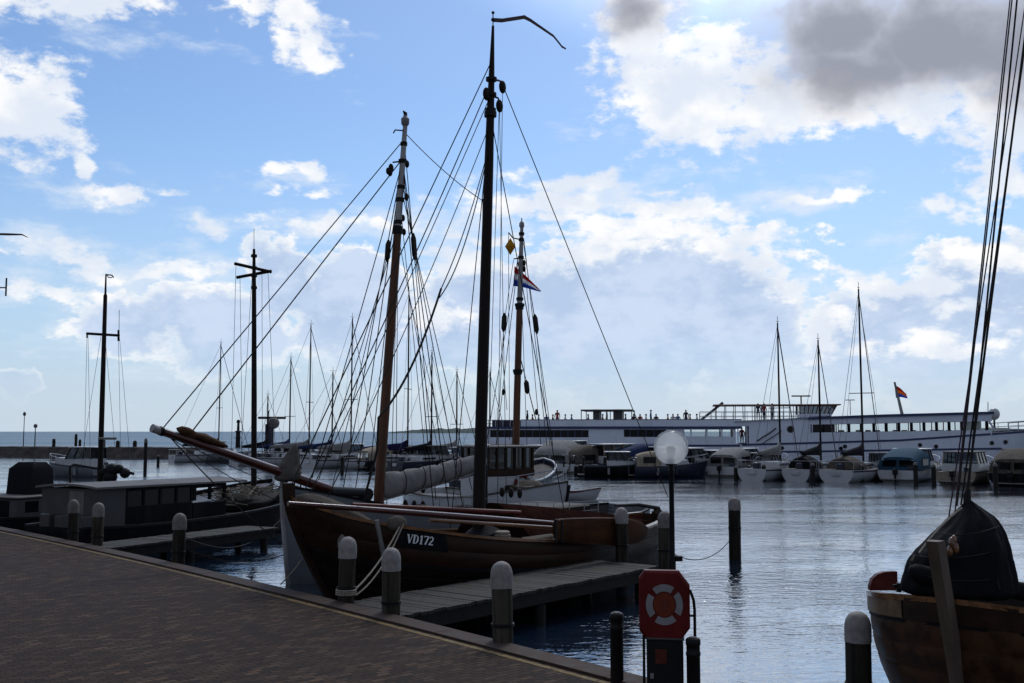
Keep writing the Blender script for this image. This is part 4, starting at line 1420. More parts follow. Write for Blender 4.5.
# ------------------------------------------------------------------ dark hulled ketch whose mast flies the flag
d4 = Vector((.30, .95, 0)).normalized()
bp4 = at(516, 446, 62)
F4 = Frame((bp4.x - d4.x * 8, bp4.y - d4.y * 8, WZ), d4)
kt = empty('sailing_barge', F4.o, F4.rz, 'sailing barge hidden behind the wheelhouse, brown mast with yellow diamond and torn flag', 'sailing boat')
H4 = Hull(14, 3.8, ([0, .3, .6, 1], [1.2, .95, 1.1, 2.0]), ([0, .1, .4, .75, .92, 1], [.6, .85, 1, .9, .5, 0]), .7, .5, 2.4)
m = H4.shell(0, 1); H4.closed_stern(m, 0, 1); m.build('hull_plating', M['navy_paint'], kt)
H4.deck(.3, .04).build('deck', M['hull_lower'], kt)
H4.rail(.12, .08).build('gunwale', M['white_paint'], kt)
m = MB().box((4.2, 0, 1.5), (3.6, 2.3, 1.2), bev=.06); m.build('deckhouse', M['hull_oak'], kt)
# mast plane faces the picture here: use a cross plane through the mast
F4m = Frame((F4.o.x + d4.x * 8, F4.o.y + d4.y * 8, WZ), Vector((1, 0, 0)))
def p4(px, py, off=0.0):
    return F4.l(F4m.w(*F4m.px(px, py, off)))
m0, m1 = p4(515.3, 462), p4(521.8, 226)
om = lambda py: m0.lerp(m1, (462 - py) / (462 - 226))
part_tube('mast', [m0 - Vector((0, 0, 1)), om(400), om(306)], [.22, .21, .19], 'mast_brown', kt, 12)
part_tube('mast_head', [om(308), om(260), om(226)], [.17, .14, .10], 'mast_grey', kt, 12)
m = MB()
for py, r_ in ((306, .30), (309, .25), (300, .22), (258, .18), (240, .17), (234, .17), (372, .30), (374, .26), (448, .26)):
    MB().lathe([(r_ * .8, -.10), (r_, -.08), (r_, .08), (r_ * .8, .10)], om(py), 12).build('mast_band', M['iron'], kt)
m.tube([om(240), p4(513, 238), p4(508.5, 232.5)], .04, 6)
m.tube([om(258), p4(513.5, 259)], .04, 6)
m.build('mast_fittings', M['iron'], kt)
m = MB().lathe([(.1, 0), (.16, .1), (.15, .3), (.04, .42), (.03, .6), (.001, .62)], om(228), 10); m.build('masthead_cap', M['mast_grey'], kt)
m = MB()
cc = p4(510.3, 246.5)
ex4 = F4.l(F4.o + Vector((1, 0, 0))); ey4 = F4.l(F4.o + Vector((0, 1, 0)))
m.add([cc + Vector((0, 0, .52)), cc + ex4 * .32, cc + ey4 * .32, cc - ex4 * .32, cc - ey4 * .32, cc - Vector((0, 0, .52))],
      [(0, 1, 2), (0, 2, 3), (0, 3, 4), (0, 4, 1), (5, 2, 1), (5, 3, 2), (5, 4, 3), (5, 1, 4)])
m.build('diamond_shape', M['yellow_cloth'], kt)
def flag(parent, name, corners, mats, nx=14, wave=.05, p=None):
    """three stripes between a hoist (top, bottom) and a fly (top, bottom)"""
    a0, a1, b0, b1 = corners
    fl = None
    for k, mt in enumerate(mats):
        rows = []
        for i in range(nx + 1):
            f = i / nx
            t0, t1 = a0.lerp(b0, f), a1.lerp(b1, f)
            wv = ey4 * (wave * math.sin(f * 7 + .6) * (.3 + f)) + Vector((0, 0, wave * .6 * math.sin(f * 5)))
            rows.append([t0.lerp(t1, (k + j / 3) / 3) + wv for j in range(4)])
        mm = MB(); mm.grid(rows)
        o = mm.build(name, M[mt], parent)
        so = o.modifiers.new('cloth', 'SOLIDIFY'); so.thickness = .012
flag(kt, 'flag_stripe', (p4(514.5, 266), p4(513.2, 286), p4(541, 290), p4(540.5, 291.2)), ('flag_red', 'flag_white', 'flag_blue'))
for pts in (((504.5, 313), (503.5, 332)), ((534.5, 314), (537, 334)), ((526, 380), (527.5, 394))):
    A_, B_ = p4(*pts[0]), p4(*pts[1])
    part_tube('chafing_pad', [A_, A_.lerp(B_, .2), A_.lerp(B_, .8), B_], [.05, .16, .16, .05], 'rope_dark', kt, 8)
for (x0, y0, x1, y1, off, r_, nm) in ((518, 258, 486, 446, -1, .022, 'shroud'), (518, 262, 496, 446, -1, .022, 'shroud'), (508.5, 233, 509.5, 440, -.6, .018, 'halyard'), (513.5, 260, 503, 330, -.5, .018, 'halyard'), (503.5, 330, 497, 446, -.5, .02, 'halyard'),
        (524, 240, 547, 446, 1, .022, 'shroud'), (524, 258, 541, 446, 1, .02, 'shroud'), (523, 240, 553, 446, 1.5, .02, 'shroud'), (526, 262, 535, 320, .5, .02, 'halyard'), (536, 330, 550, 446, .5, .02, 'shroud'), (522, 306, 527, 446, .3, .018, 'halyard'),
        (519, 306, 512, 446, .3, .018, 'halyard'), (521, 360, 536, 420, .3, .03, 'brail'), (500, 330, 507, 410, .3, .018, 'brail')):
    part_tube(nm, [p4(x0, y0, 0), p4(x1, y1, off)], r_, 'rope_dark', kt, 5)
for (x, y) in ((503.5, 392), (536.5, 412), (521, 262), (524, 263), (524, 269)):
    MB().ball(p4(x, y), .14, n=8, m=6, sc=(.8, .8, 1.4)).build('block', M['mast_tar'], kt)

# ------------------------------------------------------------------ dark cabin boat beyond the far jetty
dl = Vector((.43, .90, 0)).normalized()
o1 = Vector((-12.05 * 1.12, 28.8 * 1.12, WZ)) - dl * .5
F1 = Frame(o1, dl)
cb = empty('cabin_boat', F1.o, F1.rz, 'dark cabin boat with long grey flat roof and a mast carrying slanted crossarms', 'boat')
L1 = 11.8
H1 = Hull(L1, 3.5, ([0, .25, .6, .85, 1], [.85, .80, .90, 1.15, 1.5]), ([0, .08, .35, .7, .88, .96, 1], [.7, .88, 1, .95, .66, .36, 0]), .7, .7, 2.6)
m = H1.shell(0, 1); H1.closed_stern(m, 0, 1); m.build('hull_plating', M['black_paint'], cb)
H1.deck(.2, .04).build('deck', M['grey_panel'], cb)
H1.rail(.12, .08).build('gunwale', M['iron'], cb)
cl, cw, cz0, cz1 = 5.8, 2.3, .70, 1.97
x0 = .5
m = MB()
rings = []
for i in range(9):
    y = lerp(-cw / 2 - .14, cw / 2 + .14, i / 8)
    zc = cz1 + .09 * (1 - (2 * i / 8 - 1) ** 2)
    rings.append([Vector((x0 - .14, y, zc)), Vector((x0 + cl + .9, y, zc - .05)), Vector((x0 + cl + .9, y, zc + .01)), Vector((x0 - .14, y, zc + .065))])
m.loft(rings, True, True); m.build('cabin_roof', M['roof_felt'], cb)
m = MB().box((x0 + .03, 0, (cz0 + cz1) / 2), (.06, cw, cz1 - cz0)); m.build('cabin_end_wall', M['grey_panel'], cb)
for s_ in (1, -1):
    y = s_ * (cw / 2 - .03)
    m = MB().box((x0 + .06 + .55, y, (cz0 + cz1) / 2), (1.1, .06, cz1 - cz0 - .01)); m.build('cabin_door', M['grey_panel'], cb)
    m = MB()
    m.box((x0 + 1.17 + 1.47, y, cz0 + .33), (2.92, .07, .66)); m.box((x0 + 1.17 + 1.47, y, cz1 - .06), (2.92, .07, .12))
    for k in range(5):
        m.box((x0 + 1.2 + .72 * k, y, (cz0 + cz1) / 2 + .3), (.09, .065, cz1 - cz0 - .75))
    m.build('cabin_side_wall', M['black_paint'], cb)
    m = MB().box((x0 + 1.17 + 1.47, y * .99, cz0 + .90), (2.9, .02, .50)); m.build('cabin_window', M['dark_glass'], cb)
    m = MB()
    m.box((x0 + 4.95, y, cz0 + .30), (1.6, .07, .60)); m.box((x0 + 4.95, y, cz1 - .09), (1.6, .07, .16))
    for k in range(3):
        m.box((x0 + 4.22 + .74 * k, y, (cz0 + cz1) / 2 + .3), (.12, .065, cz1 - cz0 - .78))
    m.build('shelter_frame', M['black_paint'], cb)
m = MB().box((x0 + .0, -.35, cz0 + .62), (.03, .6, 1.15)); m.build('end_panel', M['roof_felt'], cb)
m = MB()
for k in range(4):
    y = -1.0 + .5 * k; m.box((x0 - .20 - .1 * (k % 2), y, .95), (.3, .42, .45 + .1 * (k % 2)), bev=.03)
m.build('stern_locker', M['grey_panel'], cb)
p1 = lambda px, py, off=0.0: F1.px(px, py, off)
m0, m1 = p1(254.2, 492), p1(254.0, 249)
om = lambda py: m0.lerp(m1, (492 - py) / (492 - 249))
part_tube('mast', [m0 - Vector((0, 0, .8)), om(400), om(290), om(249)], [.11, .105, .085, .05], 'mast_tar', cb, 12)
part_tube('aerial', [om(250), om(228)], .010, 'iron', cb, 5)
F1m = Frame(F1.w(m0.x, 0, 0), Vector((1, 0, 0)))
p1m = lambda px, py: F1.l(F1m.w(*F1m.px(px, py, 0)))
for (q0, q1) in (((234.5, 263.5), (271.5, 272)), ((236.5, 277.5), (271.5, 271))):
    part_tube('crossarm', [p1m(*q0), p1m(*q1)], [.062, .062], 'mast_tar', cb, 8)
for py in (256, 268, 276, 288):
    MB().lathe([(.09, -.06), (.12, -.05), (.12, .05), (.09, .06)], om(py), 10).build('mast_band', M['iron'], cb)
for (q0, q1) in (((240, 277), (242.5, 470)), ((236, 264), (231, 470)), ((268, 272), (276, 470)), ((262, 272), (262.5, 470)), ((252, 277), (240, 470))):
    part_tube('stay', [p1m(*q0), p1m(*q1)], .009, 'wire_grey', cb, 5)
# nets, ropes and gear on the fore deck
heap('net_heap', [(Vector((7.6, .2, .75)), .5, .3), (Vector((8.1, .1, .75)), .95, .75), (Vector((8.8, 0, .75)), 1.0, .55), (Vector((9.5, .1, .8)), .8, .7), (Vector((10.2, 0, .95)), .55, .5), (Vector((10.8, 0, 1.05)), .2, .2)], 'rope_dark', cb, .22, 21)
rnd = random.Random(31)
P_ = [Vector((7.0, 0, 1.2))]
for i in range(150):
    f = i / 149
    P_.append(Vector((lerp(7.0, 10.6, f) + rnd.uniform(-.7, .7), rnd.uniform(-1.0, .9), 1.0 + .25 * math.sin(f * PI) + rnd.random() * .5)))
part_tube('loose_rope', P_, .014, 'rope_pale', cb, 5)
for i in range(8):
    a_ = Vector((7.5 + rnd.random() * 2.8, rnd.uniform(-1, 1), 1.25 + rnd.random() * .3)); MB().ball(a_, .11 + .05 * rnd.random(), n=10, m=6).build('net_float', M['brown_tarp'], cb)
for k in range(3):
    a_ = H1.p(.78 + .06 * k, 1, -1) + Vector((0, 0, .1)); part_tube('rail_post', [a_, a_ + Vector((0, 0, .8))], .03, 'iron', cb, 6)
rope('mooring_rope', F1.w(*H1.p(.3, 1, -1)), gz(178, 562, 0) + Vector((0, .16, .5)), .55, .014, 'rope_dark', 'slack dark line from the cabin boat across the far jetty')
rope('mooring_rope', F1.w(*H1.p(.85, 1, -1)), gz(178, 562, 0) + Vector((0, .16, .6)), .9, .014, 'rope_dark', 'long low dark line from the net covered bow to the brownish bollard')

# ------------------------------------------------------------------ dark barge at the left edge
FL = Frame(Vector((-17.04, 43.2, WZ)) - dl * 5.5, dl)
lb_ = empty('work_barge', FL.o, FL.rz, 'dark work barge with low grey cabin and black wheelhouse at the left edge', 'boat')
HL = Hull(17, 3.6, ([0, .3, .7, 1], [.60, .55, .70, 1.3]), ([0, .08, .4, .75, .93, 1], [.7, .9, 1, .95, .5, 0]), .8, .6, 2.6)
m = HL.shell(0, 1); HL.closed_stern(m, 0, 1); m.build('hull_plating', M['black_paint'], lb_)
HL.deck(.15, .04).build('deck', M['grey_panel'], lb_)
HL.rail(.12, .08).build('gunwale', M['iron'], lb_)
m = MB().box((2.3, 0, .84), (3.0, 2.6, .86), bev=.05); m.build('cabin', M['grey_panel'], lb_)
m = MB().box((2.3, 0, 1.30), (3.2, 2.75, .07), bev=.02); m.build('cabin_roof', M['roof_felt'], lb_)
for k in range(3):
    for s_ in (1, -1):
        m = MB().box((1.4 + .9 * k, s_ * 1.302, .95), (.58, .02, .40)); m.build('cabin_window', M['dark_glass'], lb_)
m = MB().box((.79, -.2, .88), (.02, 1.3, .62)); m.build('cabin_end_window', M['dark_glass'], lb_)
q_ = FL.px(31, 470)
m = MB()
zt = FL.px(31, 462).z
A_ = [(-.55, -.75), (.55, -.75), (.55, .75), (-.55, .75)]
m.loft([[Vector((q_.x + x * .95, y * .9, 1.30)) for x, y in A_], [Vector((q_.x + x * .85, y * .85, zt - .25)) for x, y in A_], [Vector((q_.x + x * .55 + .05, y * .55, zt)) for x, y in A_]], True, True)
m.build('wheelhouse', M['black_canvas'], lb_)
m0, m1 = FL.px(99.5, 492), FL.px(106.0, 274)
om = lambda py: m0.lerp(m1, (492 - py) / (492 - 274))
part_tube('mast', [m0 - Vector((0, 0, .6)), om(400), om(296), om(294), om(274)], [.115, .105, .08, .045, .03], 'mast_tar', lb_, 12)
FLm = Frame(FL.w(m0.x, 0, 0), Vector((1, 0, 0)))
pL = lambda px, py: FL.l(FLm.w(*FLm.px(px, py, 0)))
m = MB(); m.tube([pL(86.5, 333.5), pL(119.5, 335.5)], .055, 8); m.tube([pL(87, 333), pL(87, 338)], .03, 6); m.tube([pL(118.5, 330), pL(118.5, 341)], .045, 6); m.build('crossarm', M['mast_tar'], lb_)
part_tube('aerial', [pL(119, 333), pL(119.2, 310)], .012, 'iron', lb_, 5)
m = MB(); m.tube([pL(105.8, 274.5), pL(112, 275.3), pL(113.6, 277.5)], .03, 6); m.tube([pL(107, 275), pL(108.5, 277.5), pL(112, 277.6)], .02, 6); m.build('masthead_vane', M['iron'], lb_)
m = MB(); m.box(pL(107.5, 438.5), (.9, .14, .10), bev=.02); m.tube([pL(104, 440), pL(104, 448)], .06, 8); m.build('radar_scanner', M['roof_felt'], lb_)
for (q0, q1) in (((87, 335), (84, 470)), ((88, 335), (90.5, 470)), ((101, 336), (80, 470)), ((105, 336), (117, 470)), ((118.5, 338), (121, 470)), ((119.5, 337), (131, 470))):
    part_tube('stay', [pL(*q0), pL(*q1)], .008, 'wire_grey', lb_, 5)
m = MB()
m.tube([pL(70, 490), pL(70, 466.5), pL(74, 464.5), pL(97, 468.5)], .05, 8); m.build('davit_pipe', M['iron'], lb_)
m = MB()
for (x, y, r_) in ((104, 472, .22), (112, 470, .28), (119, 469, .2), (125, 473, .22), (110, 477, .3)):
    m.ball(pL(x, y) + ey4 * 0, r_, n=10, m=6)
m.tube([pL(118, 469), pL(134, 474)], .06, 6)
m.build('deck_winch', M['iron'], lb_)
# second mast, mostly outside the picture, with its vane reaching in
m0, m1 = FL.px(-22, 500), FL.px(-9, 226)
part_tube('aft_mast', [m0, m1], [.10, .05], 'mast_tar', lb_, 10)
FLn = Frame(FL.w(m1.x, 0, 0), Vector((1, 0, 0)))
pN = lambda px, py: FL.l(FLn.w(*FLn.px(px, py, 0)))
m = MB(); m.tube([pN(-9, 234), pN(8, 234.3), pN(22, 234.6), pN(28, 237.5)], [.04, .045, .03, .012], 6); m.build('wind_vane', M['pennant_cloth'], lb_)
m = MB(); m.tube([pN(-12, 287.5), pN(6.2, 287.7)], .025, 6); m.tube([pN(6.5, 278), pN(5.8, 296)], .03, 6); m.build('spreader_arm', M['iron'], lb_)

# ------------------------------------------------------------------ boat at the right edge, seen on its bow
dR = Vector((-.67, -.74, 0)).normalized()
bowR = Vector((4.82, 11.75, WZ))
LR = 12.5
FR = Frame(bowR - dR * LR, dR)
rb = empty('botter', FR.o, FR.rz, 'dark oak sailing boat at the right edge with black sail bag on its bow', 'sailing boat')
HR = Hull(LR, 4.15, ([0, .2, .5, .75, .88, .96, 1], [1.1, .85, .95, 1.35, 1.60, 1.74, 1.84]), ([0, .1, .4, .7, .84, .93, .98, 1], [.3, .6, .98, 1.0, .86, .58, .28, .0]), .7, .55, 2.3, .1)
m = HR.shell(0, .90, 48, strakes=8); HR.closed_stern(m, 0, .90); m.build('lower_planking', M['hull_dark'], rb)
m = HR.shell(.90, 1, 48, 4, out=.03); HR.closed_stern(m, .9, 1); m.build('top_strake', M['hull_oak'], rb)
m = MB()
m.grid([[HR.p(.80 + .0136 * i, v, -1, -.045) for v in (.905, .93, .96, .995)] for i in range(14)])
m.build('pale_strake', M['strake_pale'], rb)
HR.inner(.40, .08).build('inner_bulwark', M['hull_lower'], rb)
HR.deck(.36, .06).build('deck', M['hull_lower'], rb)
HR.rail(.17, .06).build('gunwale', M['varnish'], rb)
HR.rail(.08, .07, v=.90).build('wale', M['black_paint'], rb)
m = MB()
rings = []
a0, a1 = FR.px(958, 690), FR.px(934, 541)
for i in range(10):
    v = i / 9
    c = a0.lerp(a1, v); c.x = max(c.x, HR.p(1, max(0, min(1, (c.z + .7) / 2.42)), 1).x + .02)
    hw = lerp(.052, .062, v)
    rings.append([c + Vector((.07, hw, 0)), c + Vector((.07, -hw, 0)), c + Vector((-.12, -hw - .01, 0)), c + Vector((-.12, hw + .01, 0))])
m.loft(rings, True, True); m.build('stem', M['stem_pale'], rb)
# sail bag: horizontal sections between measured silhouettes
DB = 12.75
S_ = [(598, 906, 1016), (585, 905, 1014), (572, 909, 1012), (560, 912, 1008), (549, 920, 1006), (538, 931, 1003), (528, 940, 999), (519, 950, 995), (510, 959, 985), (504, 964, 976), (498, 966.5, 970)]
m = MB()
rings = []
rnd = random.Random(8)
nB_ = 44
ph = [rnd.uniform(0, 6) for _ in range(6)]
for i, (y, xa, xb) in enumerate(S_):
    c = at((xa + xb) / 2, y, DB); hw = (xb - xa) / 2 / FPX * DB
    dp = min(hw, .52)
    ring = []
    for k in range(nB_):
        an = 2 * PI * k / nB_
        cr = 1 + .085 * math.sin(6 * an + i * .14 + ph[0]) + .055 * math.sin(13 * an - i * .10 + ph[1]) + rnd.uniform(-.008, .008)
        ring.append(FR.l(c + Vector((math.cos(an) * hw * min(cr, 1.06), math.sin(an) * dp * cr, rnd.uniform(-.012, .012)))))
    rings.append(ring)
m.loft(rings, True, True, True)
o = m.build('sail_bag', M['black_canvas'], rb, sharp=0)
tx_ = bpy.data.textures.new('folds', 'CLOUDS'); tx_.noise_scale = .42; tx_.noise_depth = 3
o.modifiers.new('soft', 'SUBSURF').render_levels = 2
dm = o.modifiers.new('folds', 'DISPLACE'); dm.texture = tx_; dm.strength = .07; dm.mid_level = .5
def pR(px, py, Y):
    return FR.l(at(px, py, Y))
for (x0_, y0_, x1_, y1_) in ((917, 556, 1004, 549), (913, 574, 1008, 578), (938, 533, 999, 526)):
    P_ = [pR(lerp(x0_, x1_, k / 10), lerp(y0_, y1_, k / 10) + 5 * math.sin(PI * k / 10), DB - .60 * math.sin(PI * (k + .6) / 11.2) ** .5 - .03) for k in range(11)]
    part_tube('lashing', P_, .009, 'iron', rb, 5)
m = MB(); m.tube([pR(967.5, 504, DB), pR(967, 496, DB), pR(968.5, 489, DB)], [.05, .045, .03], 8); m.build('bag_hook', M['iron'], rb)
part_tube('bag_rope', sag(pR(962, 508, DB - .1), pR(919, 553, DB - .45), -.04, 8), .012, 'rope_pale', rb, 6)
part_tube('bag_rope', sag(pR(975, 510, DB - .15), pR(1000, 590, DB - .55), -.05, 8), .010, 'rope_dark', rb, 6)
m = MB()
for (x, y, r_) in ((952, 543, .055), (956, 548, .05), (950, 551, .05), (954, 540, .045)):
    m.ball(pR(x, y, DB - .62), r_, n=10, m=6, sc=(1, .7, 1.3))
m.build('block', M['varnish'], rb)
# rolled canvas and spar across the bow
rings = []
m = MB()
A_, B_ = pR(908, 572, DB - .45), pR(1040, 594, DB + .3)
for i in range(15):
    f = i / 14; c = A_.lerp(B_, f)
    rr = .11 * (1 + .12 * math.sin(i * 2.1)) * (1 if 0 < i < 14 else .6)
    rings.append([c + Vector((math.cos(an) * rr * rnd.uniform(.9, 1.1) * .7, math.cos(an) * rr * .7, math.sin(an) * rr * rnd.uniform(.9, 1.1))) for an in [2 * PI * k / 12 for k in range(12)]])
m.loft(rings, True, True, True); o = m.build('canvas_roll', M['black_canvas'], rb, sharp=0)
o.modifiers.new('soft', 'SUBSURF').render_levels = 2
dm = o.modifiers.new('folds', 'DISPLACE'); dm.texture = tx_; dm.strength = .07
part_tube('spar', [pR(872, 603, DB + .9), pR(1045, 616, DB + .35)], [.055, .07], 'hull_oak', rb, 10)
m = MB()
pp = [(869, 586), (871, 579), (876, 574), (883, 571.5), (891, 571), (896, 571)]
P_ = [pR(x, y, 14.6) for x, y in pp]
rings = []
for c in P_:
    zb_ = pR(880, 590, 14.6).z
    e_ = FR.l(FR.o + Vector((0, .05, 0)))
    rings.append([c + e_, c - e_, Vector(((c - e_).x, (c - e_).y, zb_)), Vector(((c + e_).x, (c + e_).y, zb_))])
m.loft(rings, True, True); m.build('side_board', M['dark_red'], rb)
part_tube('rail_hook', [pR(915, 556, DB - .2), pR(912, 562, DB - .3), pR(913, 575, DB - .35), pR(919, 584, DB - .3)], .03, 'rope_dark', rb, 6)
part_tube('cleat', [pR(899, 583, 13.6), pR(899, 592, 13.6)], .035, 'iron', rb, 6)
part_tube('cleat', [pR(893, 586, 13.6), pR(906, 585.5, 13.6)], .022, 'iron', rb, 6)
# mast outside the picture, its forestay and halyards come down to the bag
mR = FR.l(Vector((8.5, 15.9, WZ)))
mRt = Vector((mR.x, 0, 15.2)); mRb = Vector((mR.x, 0, .6))
part_tube('mast', [mRb, mRt], [.17, .07], 'mast_tar', rb, 12)
def upto(pa, pb, Y0):
    """from a bow point on through a second picture point, to the height of the mast head"""
    A_ = pR(*pa, Y0)
    B_ = pR(*pb, 14.0)
    t = (14.0 - A_.z) / (B_.z - A_.z)
    return [A_, A_ + (B_ - A_) * min(t, 2.2)]
for (pa, pb, r_, mt) in (((968, 492, ), (1017, 0), .013, 'rope_dark'), ((957, 506), (1012, 0), .010, 'rope_dark'), ((961, 505), (1023, 60), .011, 'rope_dark'), ((952, 540), (1010, 0), .009, 'rope_violet'), ((966, 500), (1027, 20), .015, 'rope_dark'), ((946, 536), (1008, 120), .009, 'rope_violet')):
    part_tube('stay', upto(pa, pb, DB), r_, mt, rb, 6)
A_ = FR.w(*HR.p(.93, 1, -1))

# ------------------------------------------------------------------ people, one continuous figure each
def person_mesh(name, pose):
    """body grown from a skeleton with skin radii; pose: 'stand', 'lean' or 'sit'"""
    v, e, r = [], [], []
    def add(p, rad, par=None):
        v.append(p); r.append(rad)
        if par is not None: e.append((par, len(v) - 1))
        return len(v) - 1
    sit = pose == 'sit'
    hz = .50 if sit else .92
    ln = .10 if pose == 'lean' else 0
    pel = add((0, 0, hz), (.15, .11))
    bel = add((ln * .4, 0, hz + .18), (.13, .10), pel)
    che = add((ln, 0, hz + .40), (.17, .12), bel)
    nk = add((ln, 0, hz + .56), (.06, .06), che)
    he = add((ln + .03, 0, hz + .66), (.085, .095), nk)
    add((ln + .03, 0, hz + .79), (.07, .08), he)
    for s in (1, -1):
        sh = add((ln, s * .19, hz + .47), (.06, .06), che)
        el = add((ln + (.12 if pose != 'stand' else .03), s * .26, hz + .20), (.045, .045), sh)
        wr = add((ln + (.34 if pose != 'stand' else .10), s * (.20 if pose != 'stand' else .25), hz + (.12 if pose != 'stand' else -.04)), (.033, .033), el)
        add((ln + (.42 if pose != 'stand' else .13), s * (.19 if pose != 'stand' else .24), hz + (.11 if pose != 'stand' else -.13)), (.04, .025), wr)
        hp = add((0, s * .10, hz - .05), (.09, .09), pel)
        if sit:
            kn = add((.42, s * .12, hz - .02), (.065, .065), hp)
            an = add((.42, s * .12, .08), (.045, .045), kn)
        else:
            kn = add((.02, s * .11, .48), (.062, .062), hp)
            an = add((-.01, s * .11, .08), (.045, .045), kn)
        add((an and v[an][0] + .17, s * .13, .04), (.04, .035), an)
    me = bpy.data.meshes.new(name)
    me.from_pydata(v, e, [])
    o = bpy.data.objects.new(name, me)
    COL.objects.link(o)
    sk = o.modifiers.new('skin', 'SKIN')
    for i, sv in enumerate(me.skin_vertices[0].data):
        sv.radius = r[i]
        sv.use_root = (i == 0)
    o.modifiers.new('smooth', 'SUBSURF').levels = 1
    dg_ = bpy.context.evaluated_depsgraph_get()
    me2 = bpy.data.meshes.new_from_object(o.evaluated_get(dg_))
    bpy.data.objects.remove(o)
    for p in me2.polygons: p.use_smooth = True
    me2.name = name
    return me2
PM = {k: person_mesh('person_' + k, k) for k in ('stand', 'lean', 'sit')}
def person(loc, rz, pose, cloth, label, group=None):
    me = PM[pose].copy()
    me.materials.clear()
    for mt in (cloth, 'skin', 'cloth_dark'):
        me.materials.append(M[mt])
    hi = max(v_.co.z for v_ in me.vertices)
    for p in me.polygons:
        z = p.center.z
        p.material_index = 1 if z > hi - .24 else (2 if z < (.55 if pose == 'sit' else .88) else 0)
    o = bpy.data.objects.new('person', me)
    COL.objects.link(o)
    o.location = loc; o.rotation_euler = (0, 0, rz)
    tag(o, label, 'person', group)
    h_ = MB()
    c = Vector((( .13 if pose == 'lean' else .03), 0, hi - .085))
    h_.ball(c + Vector((-.015, 0, .03)), .105, 10, 6, (1, .9, .85))
    h_.build('hair', M['mast_tar'], o)
    return o

# ------------------------------------------------------------------ the long white passenger ship
fl0, fl1 = Vector((-4.2, 113.0, WZ)), Vector((57.0, 102.5, WZ))
FF = Frame(fl0, fl1 - fl0)
LF = (fl1 - fl0).length
fe = empty('passenger_ship', FF.o, FF.rz, 'long white passenger ship with blue stripes filling the far side of the harbour', 'passenger ship')
BFm = 7.6                               # beam
yn = -BFm / 2                           # near side
def pf(px, py, off=None):
    return FF.px(px, py, yn if off is None else off)
# hull outline along the near side: sheer and bow
def fsheer(px):
    return pf(px, interp(px, [470, 640, 742, 800, 900, 1024, 1060, 1090], [445, 445, 444.5, 443.0, 440, 431.5, 429, 427])).z
stations = []
for i in range(61):
    px = lerp(478, 1092, i / 60)
    x = pf(px, 440).x
    f = x / LF
    half = BFm / 2 * min(1, .75 + 5 * f) * (1 - max(0, (f - .80) / .22) ** 2.2)
    stations.append((px, x, max(.1, half), fsheer(min(px, 1090))))
m = MB()
rows_ = []
for px, x, hb_, zs in stations:
    fl_ = max(0, (x / LF - .8) / .2)
    rows_.append([Vector((x, -hb_, zs)), Vector((x, -hb_ * (1 - .10 * fl_), zs * .5)), Vector((x - fl_ * .8, -hb_ * (1 - .35 * fl_), 0)), Vector((x - fl_ * 1.2, -hb_ * .8 * (1 - .4 * fl_), -1.0)),
                  Vector((x - fl_ * 1.2, hb_ * .8 * (1 - .4 * fl_), -1.0)), Vector((x - fl_ * .8, hb_ * (1 - .35 * fl_), 0)), Vector((x, hb_ * (1 - .10 * fl_), zs * .5)), Vector((x, hb_, zs))])
m.loft(rows_, False, False, True)
m.add(rows_[0], [list(range(8))])
m.build('hull_plating', M['ferry_white'], fe, sharp=30)
m = MB()
m.grid([[Vector((x, -hb_ + .05, zs - .05)), Vector((x, hb_ - .05, zs - .05))] for px, x, hb_, zs in stations], False)
m.build('main_deck', M['roof_felt'], fe)
def strip(name, pts, h, matn, proud=.04, both=True, parent=None):
    """a painted or welded strip along the side through picture points"""
    for s_ in ((1, -1) if both else (-1,)):
        m = MB()
        rings = []
        for px, py in pts:
            q_ = pf(px, py)
            f = q_.x / LF
            half = BFm / 2 * (1 - max(0, (f - .80) / .22) ** 2.2)
            y = s_ * (half + proud)
            y2 = s_ * (half - .05)
            rings.append([Vector((q_.x, y, q_.z - h / 2)), Vector((q_.x, y, q_.z + h / 2)), Vector((q_.x, y2, q_.z + h / 2)), Vector((q_.x, y2, q_.z - h / 2))])
        m.loft(rings, True, True)
        m.build(name, M[matn], parent or fe)
xs_ = lambda a, b, n=12: [lerp(a, b, i / n) for i in range(n + 1)]
sheer_y = lambda px: interp(px, [470, 640, 742, 800, 900, 1024, 1060, 1090], [445, 445, 444.5, 443.0, 440, 431.5, 429, 427])
strip('blue_stripe', [(p, 445.6) for p in xs_(482, 740)], .19, 'ferry_blue')
strip('blue_stripe', [(p, sheer_y(p) + .3) for p in xs_(742, 1086, 24)], .19, 'ferry_blue')
strip('blue_stripe', [(p, lerp(452.5, 448.5, (p - 742) / 260)) for p in xs_(742, 1002)], .18, 'ferry_blue')
# aft saloon (left): wall with window openings
def wall(name, px0, px1, pt, pb, openings, matn, off, thick=.12, y_top=None):
    """wall in the plane y = off cut by rectangular openings given in picture columns; pt, pb: picture rows of top and foot"""
    m = MB()
    def col_(pa, pb_, ya, yb):
        a, b = pf(pa, ya, yn), pf(pb_, yb, yn)
        x0, x1, z1, z0 = a.x, b.x, a.z, b.z
        m.box(((x0 + x1) / 2, off, (z0 + z1) / 2), (x1 - x0, thick, z1 - z0))
    cur = px0
    for (a, b, t, bt) in openings:
        if a > cur: col_(cur, a, pt, pb)
        col_(a, b, pt, t); col_(a, b, bt, pb)
        cur = b
    if cur < px1: col_(cur, px1, pt, pb)
    return m.build(name, M[matn], fe)
yo_ = yn + .06
aft_open = [(490, 588.5, 430, 437.3), (624, 666, 429.5, 437), (684, 690, 429.5, 437), (692, 706, 429.5, 437), (708, 721, 429.5, 437), (723, 733, 429.5, 437)]
